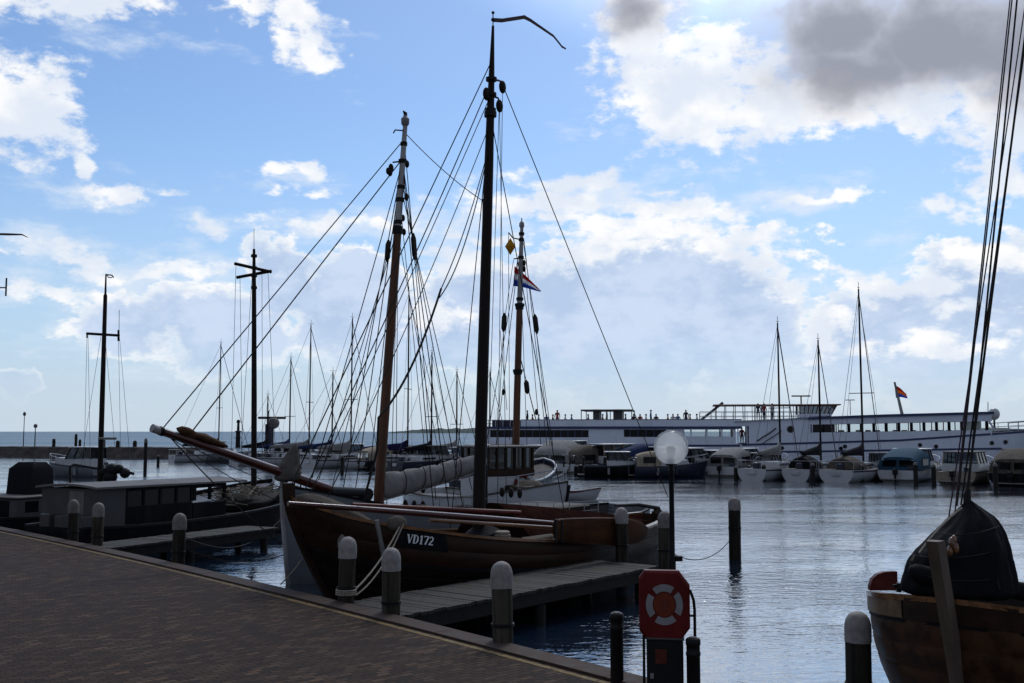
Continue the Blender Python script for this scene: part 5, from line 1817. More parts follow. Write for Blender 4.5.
for off in (yo_, -yo_):
    wall('saloon_wall', 482, 736, 427.8, 445.5, aft_open, 'ferry_white', off)
def glaze(name, a, b, t, bt, matn, off):
    p, q_ = pf(a, t, yn), pf(b, bt, yn)
    m = MB().box(((p.x + q_.x) / 2, off, (p.z + q_.z) / 2), (q_.x - p.x, .02, p.z - q_.z)); m.build(name, M[matn], fe)
for (a, b, t, bt) in aft_open:
    for off in (yn + .10, -yn - .10):
        glaze('window', a, b, t, bt, 'dark_glass' if a < 680 else 'clear_glass', off)
for p in xs_(497, 582, 12) + xs_(630, 662, 4):
    q_ = pf(p, 433.5, yn); MB().box((q_.x, yn + .07, q_.z), (.10, .06, .80)).build('window_mullion', M['ferry_blue'], fe)
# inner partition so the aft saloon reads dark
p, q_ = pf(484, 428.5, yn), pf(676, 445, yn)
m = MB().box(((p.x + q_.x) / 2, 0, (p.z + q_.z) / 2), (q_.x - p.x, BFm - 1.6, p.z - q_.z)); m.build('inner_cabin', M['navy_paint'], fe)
# roof of the aft saloon and open upper deck with its solid rail
za = pf(600, 427.5, yn).z
p, q_ = pf(480, 427, yn), pf(742, 427, yn)
m = MB().box(((p.x + q_.x) / 2, 0, za), (q_.x - p.x, BFm + .3, .16)); m.build('upper_deck', M['ferry_white'], fe)
strip('blue_stripe', [(p_, 427.6) for p_ in xs_(482, 742)], .24, 'ferry_blue', proud=.17)
ra, rb_ = pf(521, 420.2, yn), pf(742, 426, yn)
for off in (yn + .05, -yn - .05):
    m = MB().box(((ra.x + rb_.x) / 2, off, (ra.z + za) / 2 + .04), (rb_.x - ra.x, .06, ra.z - za - .08)); m.build('upper_rail_panel', M['ferry_white'], fe)
    part_tube('handrail', [Vector((ra.x, off, ra.z + .04)), Vector((rb_.x, off, ra.z + .04))], .05, 'roof_felt', fe, 6)
    m = MB()
    xa = pf(481, 420, yn).x
    for k in range(6):
        x = lerp(xa, ra.x, k / 5.5); m.tube([Vector((x, off, za)), Vector((x, off, ra.z))], .035, 5)
    m.build('rail_post', M['steel'], fe)
    part_tube('handrail', [Vector((xa, off, ra.z)), Vector((ra.x, off, ra.z))], .04, 'steel', fe, 5)
m = MB()
p, q_ = pf(490, 421, yn), pf(514, 427, yn)
for k in range(3):
    m.box((lerp(p.x, q_.x, (k + .5) / 3), -1.5 + k, za + .45), (.9, 2.2, .75), bev=.08)
m.build('deck_bench', M['cloth_dark'], fe)
# canopy frame on the upper deck
def post(x, y, z0, z1, r=.05, matn='roof_felt', nm='canopy_post'):
    part_tube(nm, [Vector((x, y, z0)), Vector((x, y, z1))], r, matn, fe, 6)
ca, cb_ = pf(579.5, 410, yn), pf(631.5, 410, yn)
zt = ca.z
m = MB().box(((ca.x + cb_.x) / 2, 0, zt), (cb_.x - ca.x, BFm - 2.2, .16), bev=.03); m.build('canopy_roof', M['grey_panel'], fe)
for f in (0.01, .5, .99):
    for y in (-(BFm - 2.4) / 2, (BFm - 2.4) / 2):
        post(lerp(ca.x, cb_.x, f), y, za, zt)
for (a, b) in ((591.5, 597.5), (612, 621)):
    p, q_ = pf(a, 409, yn), pf(b, 421, yn)
    m = MB().box(((p.x + q_.x) / 2, -.6, (zt + za) / 2 + .04), (q_.x - p.x, 3.2, zt - za + .12)); m.build('casing', M['grey_panel'], fe)
# gap with doorway between the two halves, then the forward saloon
zr = pf(900, 417.5, yn)
def roof_y(px): return interp(px, [736, 800, 880, 990], [421.5, 418.5, 415.5, 412.6])
fw_open = [(737, 756, 426, 444)]
for off in (yo_, -yo_):
    m = MB()
    for i in range(20):
        a, b = lerp(736, 992, i / 20), lerp(736, 992, (i + 1) / 20)
        # above and below the ribbon of windows
        def band(ta, tb, ba, bb):
            P_ = [pf(a, ta, yn), pf(b, tb, yn), pf(b, bb, yn), pf(a, ba, yn)]
            f_ = [Vector((p_.x, off - .06, p_.z)) for p_ in P_]; g_ = [Vector((p_.x, off + .06, p_.z)) for p_ in P_]
            m.loft([f_, g_], True, True)
        wt = lambda px: interp(px, [736, 811, 985, 992], [424.6, 424.6, 421.3, 421.3])
        wb = lambda px: interp(px, [736, 811, 985, 992], [432.6, 432.6, 430.0, 430.0])
        if b <= 757:
            band(roof_y(a), roof_y(b), 426, 426)
        elif a < 811:
            band(roof_y(a), roof_y(b), sheer_y(a) + 1, sheer_y(b) + 1)
        else:
            band(roof_y(a), roof_y(b), wt(a), wt(b)); band(wb(a), wb(b), sheer_y(a) + 1, sheer_y(b) + 1)
    m.build('saloon_wall', M['ferry_white'], fe)
    pcs = [811 + 12.55 * k for k in range(15)]
    for i, pxx in enumerate(pcs):
        a, b = pf(pxx, wt(pxx), yn), pf(pxx, wb(pxx), yn)
        MB().box((a.x, off, (a.z + b.z) / 2), ((.26 if i > 2 else .1) if off < 0 else .09, .14, a.z - b.z + .04)).build('window_mullion', M['black_paint'], fe)
    for i in range(14):
        a, b = pf(pcs[i] + 1, (wt(pcs[i]) + wt(pcs[i + 1])) / 2, yn), pf(pcs[i + 1] - 1, (wb(pcs[i]) + wb(pcs[i + 1])) / 2, yn)
        m = MB().box(((a.x + b.x) / 2, off, (a.z + b.z) / 2), (b.x - a.x, .02, a.z - b.z)); m.build('window', M['dark_glass' if i < 2 else 'clear_glass'], fe)
m = MB()
m.grid([[Vector((pf(px, roof_y(px), yn).x, y, pf(px, roof_y(px), yn).z + .06)) for y in (yn - .15, 0, -yn + .15)] for px in xs_(734, 995, 16)], False)
m.grid([[Vector((pf(px, roof_y(px), yn).x, y, pf(px, roof_y(px), yn).z - .06)) for y in (yn - .15, 0, -yn + .15)] for px in xs_(734, 995, 16)], False)
m.build('saloon_roof', M['ferry_white'], fe)
strip('blue_stripe', [(p_, roof_y(p_) + .2) for p_ in xs_(808, 994)], .24, 'ferry_blue', proud=.17)
# saloon floor, chairs and tables that show as dark shapes in the windows
m = MB()
for k in range(13):
    px = 824 + 12.55 * k
    q_ = pf(px, 434, yn); m.box((q_.x, -1.9 + (k % 3) * 1.7, q_.z + .02), (.5, .6, .75), bev=.06)
m.build('saloon_chair', M['cloth_dark'], fe)
m = MB()
q_ = pf(978, 425, yn); m.box((q_.x + .3, 0, q_.z - .1), (.12, BFm - .5, 1.7)); m.build('saloon_end_wall', M['ferry_white'], fe)
m = MB()
p, q_ = pf(756, 426, yn), pf(759, 444, yn)
m.box(((p.x + q_.x) / 2 + .2, 0, (p.z + q_.z) / 2), (.1, BFm - .4, p.z - q_.z)); m.build('bulkhead', M['ferry_white'], fe)
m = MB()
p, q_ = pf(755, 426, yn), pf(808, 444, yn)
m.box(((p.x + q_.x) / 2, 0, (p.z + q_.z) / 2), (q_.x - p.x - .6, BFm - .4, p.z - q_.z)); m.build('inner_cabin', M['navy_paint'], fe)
# doorway posts and folded gangway on the side
for px in (738, 747, 755.5):
    q_ = pf(px, 435, yn); post(q_.x, yn + .1, q_.z - .9, q_.z + .95, .06, 'ferry_white', 'door_post')
a, b, c_, d_ = pf(757, 441, yn), pf(763, 437, yn), pf(771, 432, yn), pf(776, 428, yn)
part_tube('gangway', [Vector((q_.x, yn - .12, q_.z)) for q_ in (a, b, c_, d_)], .07, 'grey_panel', fe, 6)
part_tube('gangway', [Vector((q_.x + .5, yn - .12, q_.z - .25)) for q_ in (a, b, c_, d_)], .05, 'grey_panel', fe, 6)
m = MB(); q_ = pf(790.5, 429.3, yn)
m.tube([Vector((q_.x, yn - .02, q_.z)), Vector((q_.x, yn + .1, q_.z))], .36, 18); m.build('porthole_frame', M['roof_felt'], fe)
m = MB(); m.tube([Vector((q_.x, yn - .03, q_.z)), Vector((q_.x, yn + .05, q_.z))], .29, 18); m.build('porthole', M['dark_glass'], fe)
for px, py in ((841, 448.5), (845, 446.5), (920, 445), (936, 446.5), (782, 448), (992, 443), (1006, 442)):
    q_ = pf(px, py, yn)
    half = BFm / 2 * (1 - max(0, (q_.x / LF - .80) / .22) ** 2.2)
    m = MB(); m.tube([Vector((q_.x, -half - .03, q_.z)), Vector((q_.x, -half + .15, q_.z))], .2, 12); m.build('porthole', M['dark_glass'], fe)
# bridge deck: long awning, wheelhouse, ramp arm
ba, bb = pf(713, 405.3, -1.5), pf(840, 404.0, -1.5)
zb_ = pf(775, 405, -1.5).z
m = MB().box(((ba.x + bb.x) / 2, 0, zb_), (bb.x - ba.x, 4.6, .13), bev=.03); m.build('awning', M['dark_red'], fe)
for k in range(9):
    x = lerp(ba.x + .3, bb.x - 4.6, k / 8)
    for y in (-2.2, 2.2):
        post(x, y, pf(lerp(713, 800, k / 8), max(roof_y(736), 419), yn).z, zb_, .04, 'grey_panel', 'awning_post')
p, q_ = pf(701, 420, -1.5), pf(723, 402.5, -1.5)
part_tube('boarding_arm', [p, q_], .13, 'grey_panel', fe, 8)
zd = pf(770, 420.5, yn).z
p, q_ = pf(700, 421, yn), pf(808, 421, yn)
m = MB().box(((p.x + q_.x) / 2, 0, zd - .1), (q_.x - p.x, BFm - .2, .14)); m.build('bridge_deck', M['ferry_white'], fe)
for off in (-3.2, 3.2):
    for dz in (.45, .9):
        part_tube('handrail', [Vector((p.x, off, zd + dz)), Vector((q_.x, off, zd + dz))], .03, 'steel', fe, 5)
    for k in range(10):
        post(lerp(p.x, q_.x, k / 9), off, zd, zd + .92, .03, 'steel', 'rail_post')
wa_, wb_ = pf(800, 414.5, -2), pf(838, 405, -2)
m = MB()
W_ = [(wa_.x, 0), (wb_.x - .2, 0)]
z0_, z1_ = pf(820, 417.5, -2).z, zb_ - .06
m.loft([[Vector((wa_.x, -1.9, z0_)), Vector((wb_.x - .7, -1.9, z0_)), Vector((wb_.x - .7, 1.9, z0_)), Vector((wa_.x, 1.9, z0_))],
        [Vector((wa_.x, -1.95, z0_ + .35)), Vector((wb_.x - .55, -1.95, z0_ + .35)), Vector((wb_.x - .55, 1.95, z0_ + .35)), Vector((wa_.x, 1.95, z0_ + .35))]], True, True)
m.build('wheelhouse_base', M['ferry_white'], fe)
m = MB()
m.loft([[Vector((wa_.x + .05, -1.9, z0_ + .35)), Vector((wb_.x - .6, -1.9, z0_ + .35)), Vector((wb_.x - .6, 1.9, z0_ + .35)), Vector((wa_.x + .05, 1.9, z0_ + .35))],
        [Vector((wa_.x + .05, -1.9, z1_)), Vector((wb_.x - .1, -1.9, z1_)), Vector((wb_.x - .1, 1.9, z1_)), Vector((wa_.x + .05, 1.9, z1_))]], True, False)
m.build('wheelhouse_window', M['smoke_glass'], fe)
m = MB()
for k in range(5):
    f = k / 4
    for y in (-1.93, 1.93):
        m.tube([Vector((lerp(wa_.x, wb_.x - .6, f), y, z0_ + .35)), Vector((lerp(wa_.x, wb_.x - .1, f), y, z1_))], .06, 6)
m.build('wheelhouse_pillar', M['dark_red'], fe)
q_ = pf(801, 396, 0)
m = MB(); m.tube([Vector((q_.x, 0, zb_)), Vector((q_.x, 0, q_.z))], .07, 8); m.box((q_.x, 0, q_.z), (1.9, .25, .14), bev=.04); m.build('radar_scanner', M['iron'], fe)
q_ = pf(850, 400, 0)
m = MB(); m.tube([Vector((q_.x, 0, pf(850, 415, 0).z)), Vector((q_.x, 0, q_.z))], .04, 6); m.box((q_.x, 0, q_.z), (.9, .2, .08)); m.build('antenna', M['grey_panel'], fe)
# flagstaff with an orange and blue flag
ey4_keep = ey4
ey4 = Vector((0, 1, 0))
p, q_ = pf(902.5, 416, 0), pf(894.5, 382, 0)
part_tube('flagstaff', [p, q_], [.17, .10], 'roof_felt', fe, 8)
flag(fe, 'flag_stripe', (pf(894.5, 385, 0), pf(896, 398, 0), pf(906.5, 393, 0), pf(908, 397.5, 0)), ('flag_red', 'flag_orange', 'flag_blue'), wave=.12)
ey4 = ey4_keep
# satellite dome on the bow rail, bow rail, bulwark
q_ = pf(994, 414, 0)
m = MB().ball(q_, .55, 14, 10, (1, 1, 1.1)); m.build('satellite_dome', M['white_paint'], fe)
part_tube('dome_stand', [Vector((q_.x, 0, pf(992, 430, 0).z)), Vector((q_.x, 0, q_.z - .4))], .10, 'grey_panel', fe, 8)
part_tube('aerial', [pf(988, 412, 0), pf(988, 402, 0)], .04, 'grey_panel', fe, 5)
for off in (-2.9, 2.9):
    part_tube('bow_brace', [Vector((pf(987, 414, yn).x, off, pf(987, 414, yn).z)), Vector((pf(998, 430, yn).x, off, pf(998, 431, yn).z))], .09, 'ferry_white', fe, 6)
for s_ in (1, -1):
    pts = []
    for px, x, hb_, zs in stations:
        if px >= 1000:
            pts.append(Vector((x, s_ * hb_ * .97, zs)))
    part_tube('bow_rail', [q_ + Vector((0, 0, .9)) for q_ in pts], .04, 'steel', fe, 5)
    part_tube('bow_rail', [q_ + Vector((0, 0, .5)) for q_ in pts], .03, 'steel', fe, 5)
    for q_ in pts[::1]:
        part_tube('rail_post', [q_, q_ + Vector((0, 0, .9))], .035, 'steel', fe, 5)
# passengers
rnd = random.Random(77)
cl_ = ['cloth_dark', 'cloth_red', 'cloth_pale', 'cloth_blue']
for i, px in enumerate((527, 533, 538, 547, 552, 558, 565, 571, 588, 603, 607, 626, 634, 640, 646, 651, 656, 668, 673, 678, 686, 690, 697)):
    q_ = pf(px, 421, -2.2)
    o = person(FF.w(q_.x, -2.4 + rnd.uniform(-.5, .8), za + .08), FF.rz + rnd.choice((0, PI, -PI / 2)), 'sit' if i % 5 else 'stand', cl_[i % 4],
               'passenger behind the solid upper deck rail of the white ship', 'passengers on the upper deck of the ship')
for i, px in enumerate((742, 748, 753)):
    q_ = pf(px, 440, -3.2)
    person(FF.w(q_.x, -3.1 + .3 * i, fsheer(742) - .03), FF.rz - PI / 2 + .3 * i, 'stand', cl_[(i + 1) % 4], ('person in red standing leftmost in the ship doorway', 'person in pale top standing in the middle of the ship doorway', 'person in blue standing rightmost in the ship doorway')[i])
for i, px in enumerate((758, 764, 772)):
    q_ = pf(px, 420, -2)
    person(FF.w(q_.x, -2.4, zd), FF.rz - PI / 2 + .5 * i, 'stand', cl_[i % 4], 'passenger standing under the long awning of the ship', 'passengers under the awning')

# ------------------------------------------------------------------ pleasure boats in rows
HEAD = Vector((.60, .80, 0))
def depth(py_water):
    return at(512, py_water, 1.0) and (gz(512, py_water, WZ).y)
def yacht(px, ytop, ywl, L, label, cover='blue_canvas', head=None, hull='white_paint', boom=True, stay_off=8, spread=.45, canopy=None, mastm='mast_tar', aft=False):
    """sailing yacht; px, ytop: mast head in the picture; ywl: row of its waterline"""
    Y = depth(ywl)
    hd = (head or HEAD).normalized()
    mp_ = at(px + (ywl - ytop) * (px - 512) * 8.17e-5, ywl, Y)
    fwd = .58 * L
    o = Vector((mp_.x, mp_.y, WZ)) - hd * fwd
    Fy = Frame(o, hd)
    root = empty('sailing_yacht', o, Fy.rz, label, 'yacht', 'sailing yachts moored in the harbour')
    B_ = L * .31
    H = Hull(L, B_, ([0, .4, .8, 1], [.90, .88, 1.02, 1.18]), ([0, .15, .45, .75, .92, 1], [.78, .92, 1, .72, .34, 0]), .35, L * .09, 2.4)
    m = H.shell(0, 1, 20, 6); H.closed_stern(m, 0, 1, 6); m.build('hull_shell', M[hull], root)
    H.rail(.06, .10, nu=20, v=.93).build('side_stripe', M['navy_paint'], root)
    H.deck(.02, .0, 20).build('deck', M['roof_felt'], root)
    m = MB()
    x0, x1 = L * .30, L * .72
    bw = B_ * .30
    m.loft([[Vector((x0, -bw, .9)), Vector((x1, -bw * .6, .95)), Vector((x1, bw * .6, .95)), Vector((x0, bw, .9))],
            [Vector((x0 + .1, -bw * .9, 1.35)), Vector((x1 - .9, -bw * .5, 1.32)), Vector((x1 - .9, bw * .5, 1.32)), Vector((x0 + .1, bw * .9, 1.35))]], True, True)
    cab = m.build('cabin', M['white_paint'], root)
    for s_ in (1, -1):
        m = MB().box(((x0 + x1) / 2 - .4, s_ * bw * .87, 1.15), (L * .22, .10, .16), rz=-s_ * .10); m.build('window', M['dark_glass'], cab)
    mt = at(px, ytop, mp_.y)
    h_ = mt.z - WZ
    lt = Fy.l(mt)
    part_tube('mast', [Vector((fwd, 0, .9)), Vector((fwd, 0, h_ * .6)), Vector((fwd, 0, h_))], [.085, .080, .06], mastm, root, 8)
    zs = h_ * spread
    part_tube('spreader', [Vector((fwd, -B_ * .30, zs)), Vector((fwd, B_ * .30, zs))], .035, mastm, root, 5)
    m = MB(); m.tube([Vector((fwd, 0, h_)), Vector((fwd, 0, h_ + .55))], .02, 5); m.tube([Vector((fwd - .3, 0, h_ + .12)), Vector((fwd + .3, 0, h_ + .12))], .02, 5); m.build('masthead_vane', M['iron'], root)
    g = lambda u, s_: H.p(u, 1, s_)
    part_tube('forestay', [Vector((fwd, 0, h_ * .98)), Vector((L * .98, 0, 1.2))], .035 if L > 8.5 else .02, 'wire_grey', root, 5)
    part_tube('backstay', [Vector((fwd, 0, h_ * .99)), Vector((.05, 0, .95))], .018, 'wire_grey', root, 5)
    for s_ in (1, -1):
        part_tube('shroud', [Vector((fwd, 0, h_ * .95)), Vector((fwd, s_ * B_ * .30, zs)), g(.57, s_)], .014, 'wire_grey', root, 4)
    if boom:
        bz = 1.95
        part_tube('boom', [Vector((fwd, 0, bz)), Vector((L * .12, 0, bz + .05))], .055, 'steel', root, 6)
        rings = []
        for i in range(9):
            f = i / 8
            hh = lerp(.42, .14, f) * (1.35 if i == 0 else 1)
            c = Vector((lerp(fwd - .1, L * .13, f), 0, bz + hh * .7))
            rings.append([c + Vector((0, math.cos(an) * .14, math.sin(an) * hh)) for an in [2 * PI * k / 10 for k in range(10)]])
        MB().loft(rings, True, True, True).build('sail_cover', M[cover], root, sharp=0)
    if canopy:
        rings = []
        for i in range(6):
            f = i / 5
            x = lerp(L * .10, L * .36, f)
            hh = .35 + .62 * math.sin(PI * (.25 + .6 * f))
            rings.append([Vector((x, math.cos(an) * bw * 1.1, .95 + math.sin(an) * hh)) for an in [PI * k / 10 for k in range(11)]])
        m = MB(); m.grid(rings); m.add(rings[0], [list(range(11))]); m.build('spray_hood', M[canopy], root, sharp=60)
    m = MB()
    m.tube([g(.22, 1) + Vector((0, 0, .62)), g(.10, 1) + Vector((0, 0, .62)), g(.0, 1) + Vector((0, 0, .62)), g(.0, -1) + Vector((0, 0, .62)), g(.10, -1) + Vector((0, 0, .62)), g(.22, -1) + Vector((0, 0, .62))], .022, 5)
    m.build('stern_rail', M['steel'], root)
    for s_ in (1, -1):
        for u in (.01, .11, .22, .4, .6, .8, .95):
            q_ = g(u, s_); part_tube('stanchion', [q_, q_ + Vector((0, 0, .62))], .016, 'steel', root, 4)
        part_tube('life_line', [g(u, s_) + Vector((0, 0, .6)) for u in (.22, .4, .6, .8, .95)], .010, 'wire_grey', root, 4)
    m = MB().box((L * .10, 0, 1.12), (.5, .5, .5), bev=.06); m.build('helm_seat', M['navy_paint'], root)
    m = MB().tube([Vector((L * .15, math.cos(an) * .42, 1.35 + math.sin(an) * .42)) for an in [2 * PI * k / 16 for k in range(17)]], .022, 5, caps=False); m.build('steering_wheel', M['steel'], root)
    m = MB().box((-.04, 0, .62), (.06, .62, .30), bev=.02); m.build('stern_ladder', M['steel'], root)
    return root, Fy, H

def cruiser(px, ywl, L, B_, label, hull='white_paint', head=None, cabin_h=1.3, canopy=None, cab=(.30, .74), boot='navy_paint', roof='white_paint', frame='navy_paint', wheel=True):
    """motor cruiser; px: middle of its stern in the picture"""
    Y = depth(ywl)
    hd = (head or HEAD).normalized()
    p = at(px, ywl, Y)
    o = Vector((p.x, p.y, WZ))
    Fy = Frame(o, hd)
    root = empty('motor_cruiser', o, Fy.rz, label, 'motor boat', 'motor cruisers moored in the harbour')
    H = Hull(L, B_, ([0, .4, .8, 1], [.85, .90, 1.12, 1.35]), ([0, .15, .55, .8, .94, 1], [.90, .96, 1, .78, .40, 0]), .35, L * .10, 2.6)
    m = H.shell(0, 1, 20, 6); H.closed_stern(m, 0, 1, 6); m.build('hull_shell', M[hull], root)
    H.rail(.07, .10, nu=20).build('rubbing_strake', M[boot], root)
    H.deck(.03, .0, 20).build('deck', M['roof_felt'], root)
    m = MB().box((-.22, 0, .18), (.55, B_ * .72, .08), bev=.02); m.build('swim_platform', M['roof_felt'], root)
    m = MB()
    m.box((-.30, .1, .75), (.34, .34, .50), bev=.08); m.box((-.30, .1, .30), (.16, .14, .6), bev=.04)
    m.build('outboard_motor', M['iron'], root)
    m = MB().box((.04, -.55 * B_ * .5, 1.05), (.05, .5, .30), bev=.02); m.build('stern_board', M['navy_paint'], root)
    x0, x1 = L * cab[0], L * cab[1]
    bw = B_ * .40
    zt = .9 + cabin_h
    m = MB()
    m.loft([[Vector((x0, -bw, .85)), Vector((x1, -bw * .75, 1.0)), Vector((x1, bw * .75, 1.0)), Vector((x0, bw, .85))],
            [Vector((x0, -bw * .98, .85 + cabin_h * .42)), Vector((x1 - .15, -bw * .74, .95 + cabin_h * .42)), Vector((x1 - .15, bw * .74, .95 + cabin_h * .42)), Vector((x0, bw * .98, .85 + cabin_h * .42))]], True, True)
    m.build('cabin', M['white_paint'], root)
    zl = .86 + cabin_h * .42
    xm = lerp(x0, x1, .62)
    m = MB()
    m.loft([[Vector((x0 + .05, -bw * .95, zl)), Vector((xm + .25, -bw * .88, zl)), Vector((xm + .25, bw * .88, zl)), Vector((x0 + .05, bw * .95, zl))],
            [Vector((x0 + .05, -bw * .86, zt)), Vector((xm - .25, -bw * .80, zt)), Vector((xm - .25, bw * .80, zt)), Vector((x0 + .05, bw * .86, zt))]], True, False)
    m.build('window', M['smoke_glass'], root)
    for f in (0, .33, .66, 1):
        for s_ in (1, -1):
            m = MB().tube([Vector((lerp(x0 + .03, xm + .25, f), s_ * lerp(bw * .96, bw * .89, f), zl)), Vector((lerp(x0 + .03, xm - .25, f), s_ * lerp(bw * .87, bw * .81, f), zt))], .05, 5)
            m.build('window_frame', M[frame], root)
    part_tube('window_frame', [Vector((xm + .27, 0, zl)), Vector((xm - .23, 0, zt))], .04, frame, root, 5)
    m = MB().box(((x0 + xm) / 2 - .1, 0, zt + .03), (xm - x0 + .3, bw * 1.8, .09), bev=.03); m.build('cabin_roof', M[roof], root)
    if canopy:
        rings = []
        for i in range(6):
            f = i / 5
            x = lerp(.15, x0 + .3, f)
            hh = lerp(.95, zt - .75, min(1, f * 1.6) ** .7) + .06
            rings.append([Vector((x, bw * 1.12 * (abs(math.cos(an)) ** .55) * (1 if math.cos(an) >= 0 else -1), .82 + hh * (math.sin(an) ** .6 if math.sin(an) > 0 else 0))) for an in [PI * k / 12 for k in range(13)]])
        m = MB(); m.grid(rings); m.add(rings[0], [list(range(13))]); cn = m.build('canopy', M[canopy], root, sharp=60)
        for y in (-.47, .47):
            m = MB().box((.12, y * bw * 1.0, 1.36), (.06, bw * .80, .52), bev=.02); m.build('canopy_window', M['smoke_glass'], cn)
        for s_ in (1, -1):
            m = MB().box((lerp(.15, x0, .62), s_ * bw * 1.115, 1.42), (L * .17, .05, .50), bev=.02); m.build('canopy_window', M['dark_glass'], cn)
    for s_ in (1, -1):
        pts = [H.p(u, 1, s_, .08) + Vector((0, 0, .55)) for u in (.55, .7, .85, .95, .995)]
        part_tube('bow_rail', pts, .022, 'steel', root, 5)
        for u in (.55, .7, .85, .95):
            q_ = H.p(u, 1, s_, .08); part_tube('rail_post', [q_, q_ + Vector((0, 0, .55))], .02, 'steel', root, 5)
    for s_, u in ((1, .3), (-1, .3), (-1, .55)):
        q_ = H.p(u, 1, s_); part_tube('fender', [q_ + Vector((0, s_ * .12, -.1)), q_ + Vector((0, s_ * .14, -.65))], .10, 'life_white' if u < .5 else 'navy_paint', root, 8)
    return root, Fy, H

# right hand row
cruiser(722, 477.2, 8.5, 3.1, 'white cruiser with grey canopy right of the lamp globe', canopy='grey_canvas', cabin_h=1.35)
cruiser(690, 474.3, 7.5, 2.9, 'low white cruiser partly behind the lamp globe', cabin_h=1.1, head=Vector((.8, .6, 0)))
yacht(777.5, 323, 478.3, 9.5, 'yacht with twin raked lines to its tall mast, left of the dark covered yacht', cover='grey_canvas', stay_off=8)
yacht(818, 340, 478.9, 9.0, 'yacht with dark hooded cockpit and shorter mast in the right row', cover='black_canvas', canopy='black_canvas')
yacht(858.5, 289, 479.6, 10.5, 'yacht with the tallest mast in front of the white ship', cover='black_canvas', canopy='brown_tarp')
cruiser(898, 482, 8.6, 3.3, 'white cruiser with teal framed canopy in front of the ship windows', canopy='teal_canvas', cabin_h=1.45, cab=(.34, .72), frame='navy_paint')
cruiser(955, 484.2, 8.6, 3.1, 'older beige cruiser with long side windows near the right edge', hull='tan_canvas', cabin_h=1.3, roof='roof_felt', frame='tan_canvas', boot='brown_tarp', cab=(.18, .74))
cruiser(1013, 486.2, 8.8, 3.4, 'dark hulled cruiser under a brown canopy, rightmost in the row', hull='black_paint', canopy='brown_tarp', cabin_h=1.5, cab=(.30, .7), roof='brown_tarp', frame='iron')
# middle: dark pontoon with boats behind it
pa_, pb_ = at(574, 475, depth(475.5)), at(703, 477, depth(477.0))
pn = empty('floating_pontoon', (pa_.x, pa_.y, WZ), math.atan2(pb_.y - pa_.y, pb_.x - pa_.x), 'long dark floating pontoon behind the globe lamp', 'pontoon')
lp_ = (pb_ - pa_).length
m = MB().box((lp_ / 2, .9, .25), (lp_, 1.9, .95), bev=.06); m.build('float', M['black_paint'], pn)
m = MB()
for k in range(40):
    m.box((lp_ * (k + .5) / 40, .9, .76), (lp_ / 40 - .03, 2.0, .06))
m.build('deck', M['dock_plank'], pn)
for k in range(6):
    m = MB().lathe([(.14, -2), (.14, 1.5), (.08, 1.58), (.001, 1.6)], (lp_ * (.08 + .17 * k), -.18, 0), 10); m.build('guide_pile', M['wet_wood'], pn)
PH = Vector((.9, .45, 0))
cruiser(568, 473.4, 7.5, 2.9, 'white cruiser at the left end of the dark pontoon', cabin_h=1.5, head=PH, frame='grey_panel', canopy='brown_tarp')
cruiser(590, 473.5, 7.5, 3.0, 'varnish framed cruiser with upright windows behind the pontoon', cabin_h=1.65, head=PH, frame='varnish', cab=(.1, .8))
cruiser(612, 473.6, 7.5, 3.1, 'cruiser under a square navy canopy behind the pontoon', canopy='blue_canvas', cabin_h=1.6, head=PH, roof='blue_canvas', cab=(.55, .85))
cruiser(641, 473.8, 6.5, 2.8, 'small white cruiser between the navy canopy and the lamp globe', cabin_h=1.4, head=PH, cab=(.2, .8))
cruiser(664, 474.0, 6.5, 2.8, 'small cruiser with black canopy directly behind the lamp globe', cabin_h=1.3, head=PH, canopy='black_canvas')
cruiser(549, 473.2, 9.0, 4.3, 'wide white cruiser with arched grey cockpit tent beyond the dinghy', canopy='grey_canvas', cabin_h=1.9, head=Vector((.45, .9, 0)), cab=(.36, .75), frame='grey_panel')
cruiser(584, 476.6, 6.5, 2.4, 'low black hulled boat with white cabin moored along the left part of the pontoon', hull='black_paint', cabin_h=1.1, head=Vector((.96, -.02, 0)), frame='hull_oak')
cruiser(634, 477.2, 6.0, 2.3, 'low navy hulled boat with tan tent moored along the pontoon by the lamp', hull='navy_paint', cabin_h=1.1, head=Vector((.96, -.02, 0)), canopy='tan_canvas')
cruiser(512, 472.5, 8, 3.0, 'white cruiser just right of the wheelhouse of the motor vessel', cabin_h=1.5, head=Vector((.8, .6, 0)), frame='grey_panel')
cruiser(468, 470.5, 8, 3.0, 'cruiser with brown cabin roof directly left of the tallest mast foot', cabin_h=1.5, head=Vector((.9, .3, 0)), roof='brown_tarp', frame='hull_oak')
# left and middle rows, farther off
H2h = Vector((.62, .78, 0))
yacht(221, 343, 461.5, 10, 'far yacht with black sail cover left of the crossarm mast', cover='black_canvas', head=Vector((.8, .6, 0)))
yacht(291, 358, 464.5, 9.5, 'far yacht with bare mast right of the radar pillar', cover='blue_canvas')
yacht(311, 325, 466.0, 10, 'far yacht with slanted stay just right of the grey stem', cover='grey_canvas', head=Vector((.9, -.2, 0)))
yacht(352.5, 318, 467.0, 10, 'far yacht whose mast shows left of the varnished mast', cover='grey_canvas', head=H2h)
yacht(409, 292, 469.5, 10.5, 'far yacht with black mast and navy sail cover on its boom', cover='navy_cloth', head=Vector((.93, -.25, 0)))
yacht(457, 371, 468.0, 9, 'far yacht with a pale mast seen left of the tallest mast', cover='grey_canvas', head=H2h, mastm='mast_tar')
yacht(490, 372, 466.5, 9, 'far yacht half hidden behind the tallest mast', cover='blue_canvas', head=H2h)
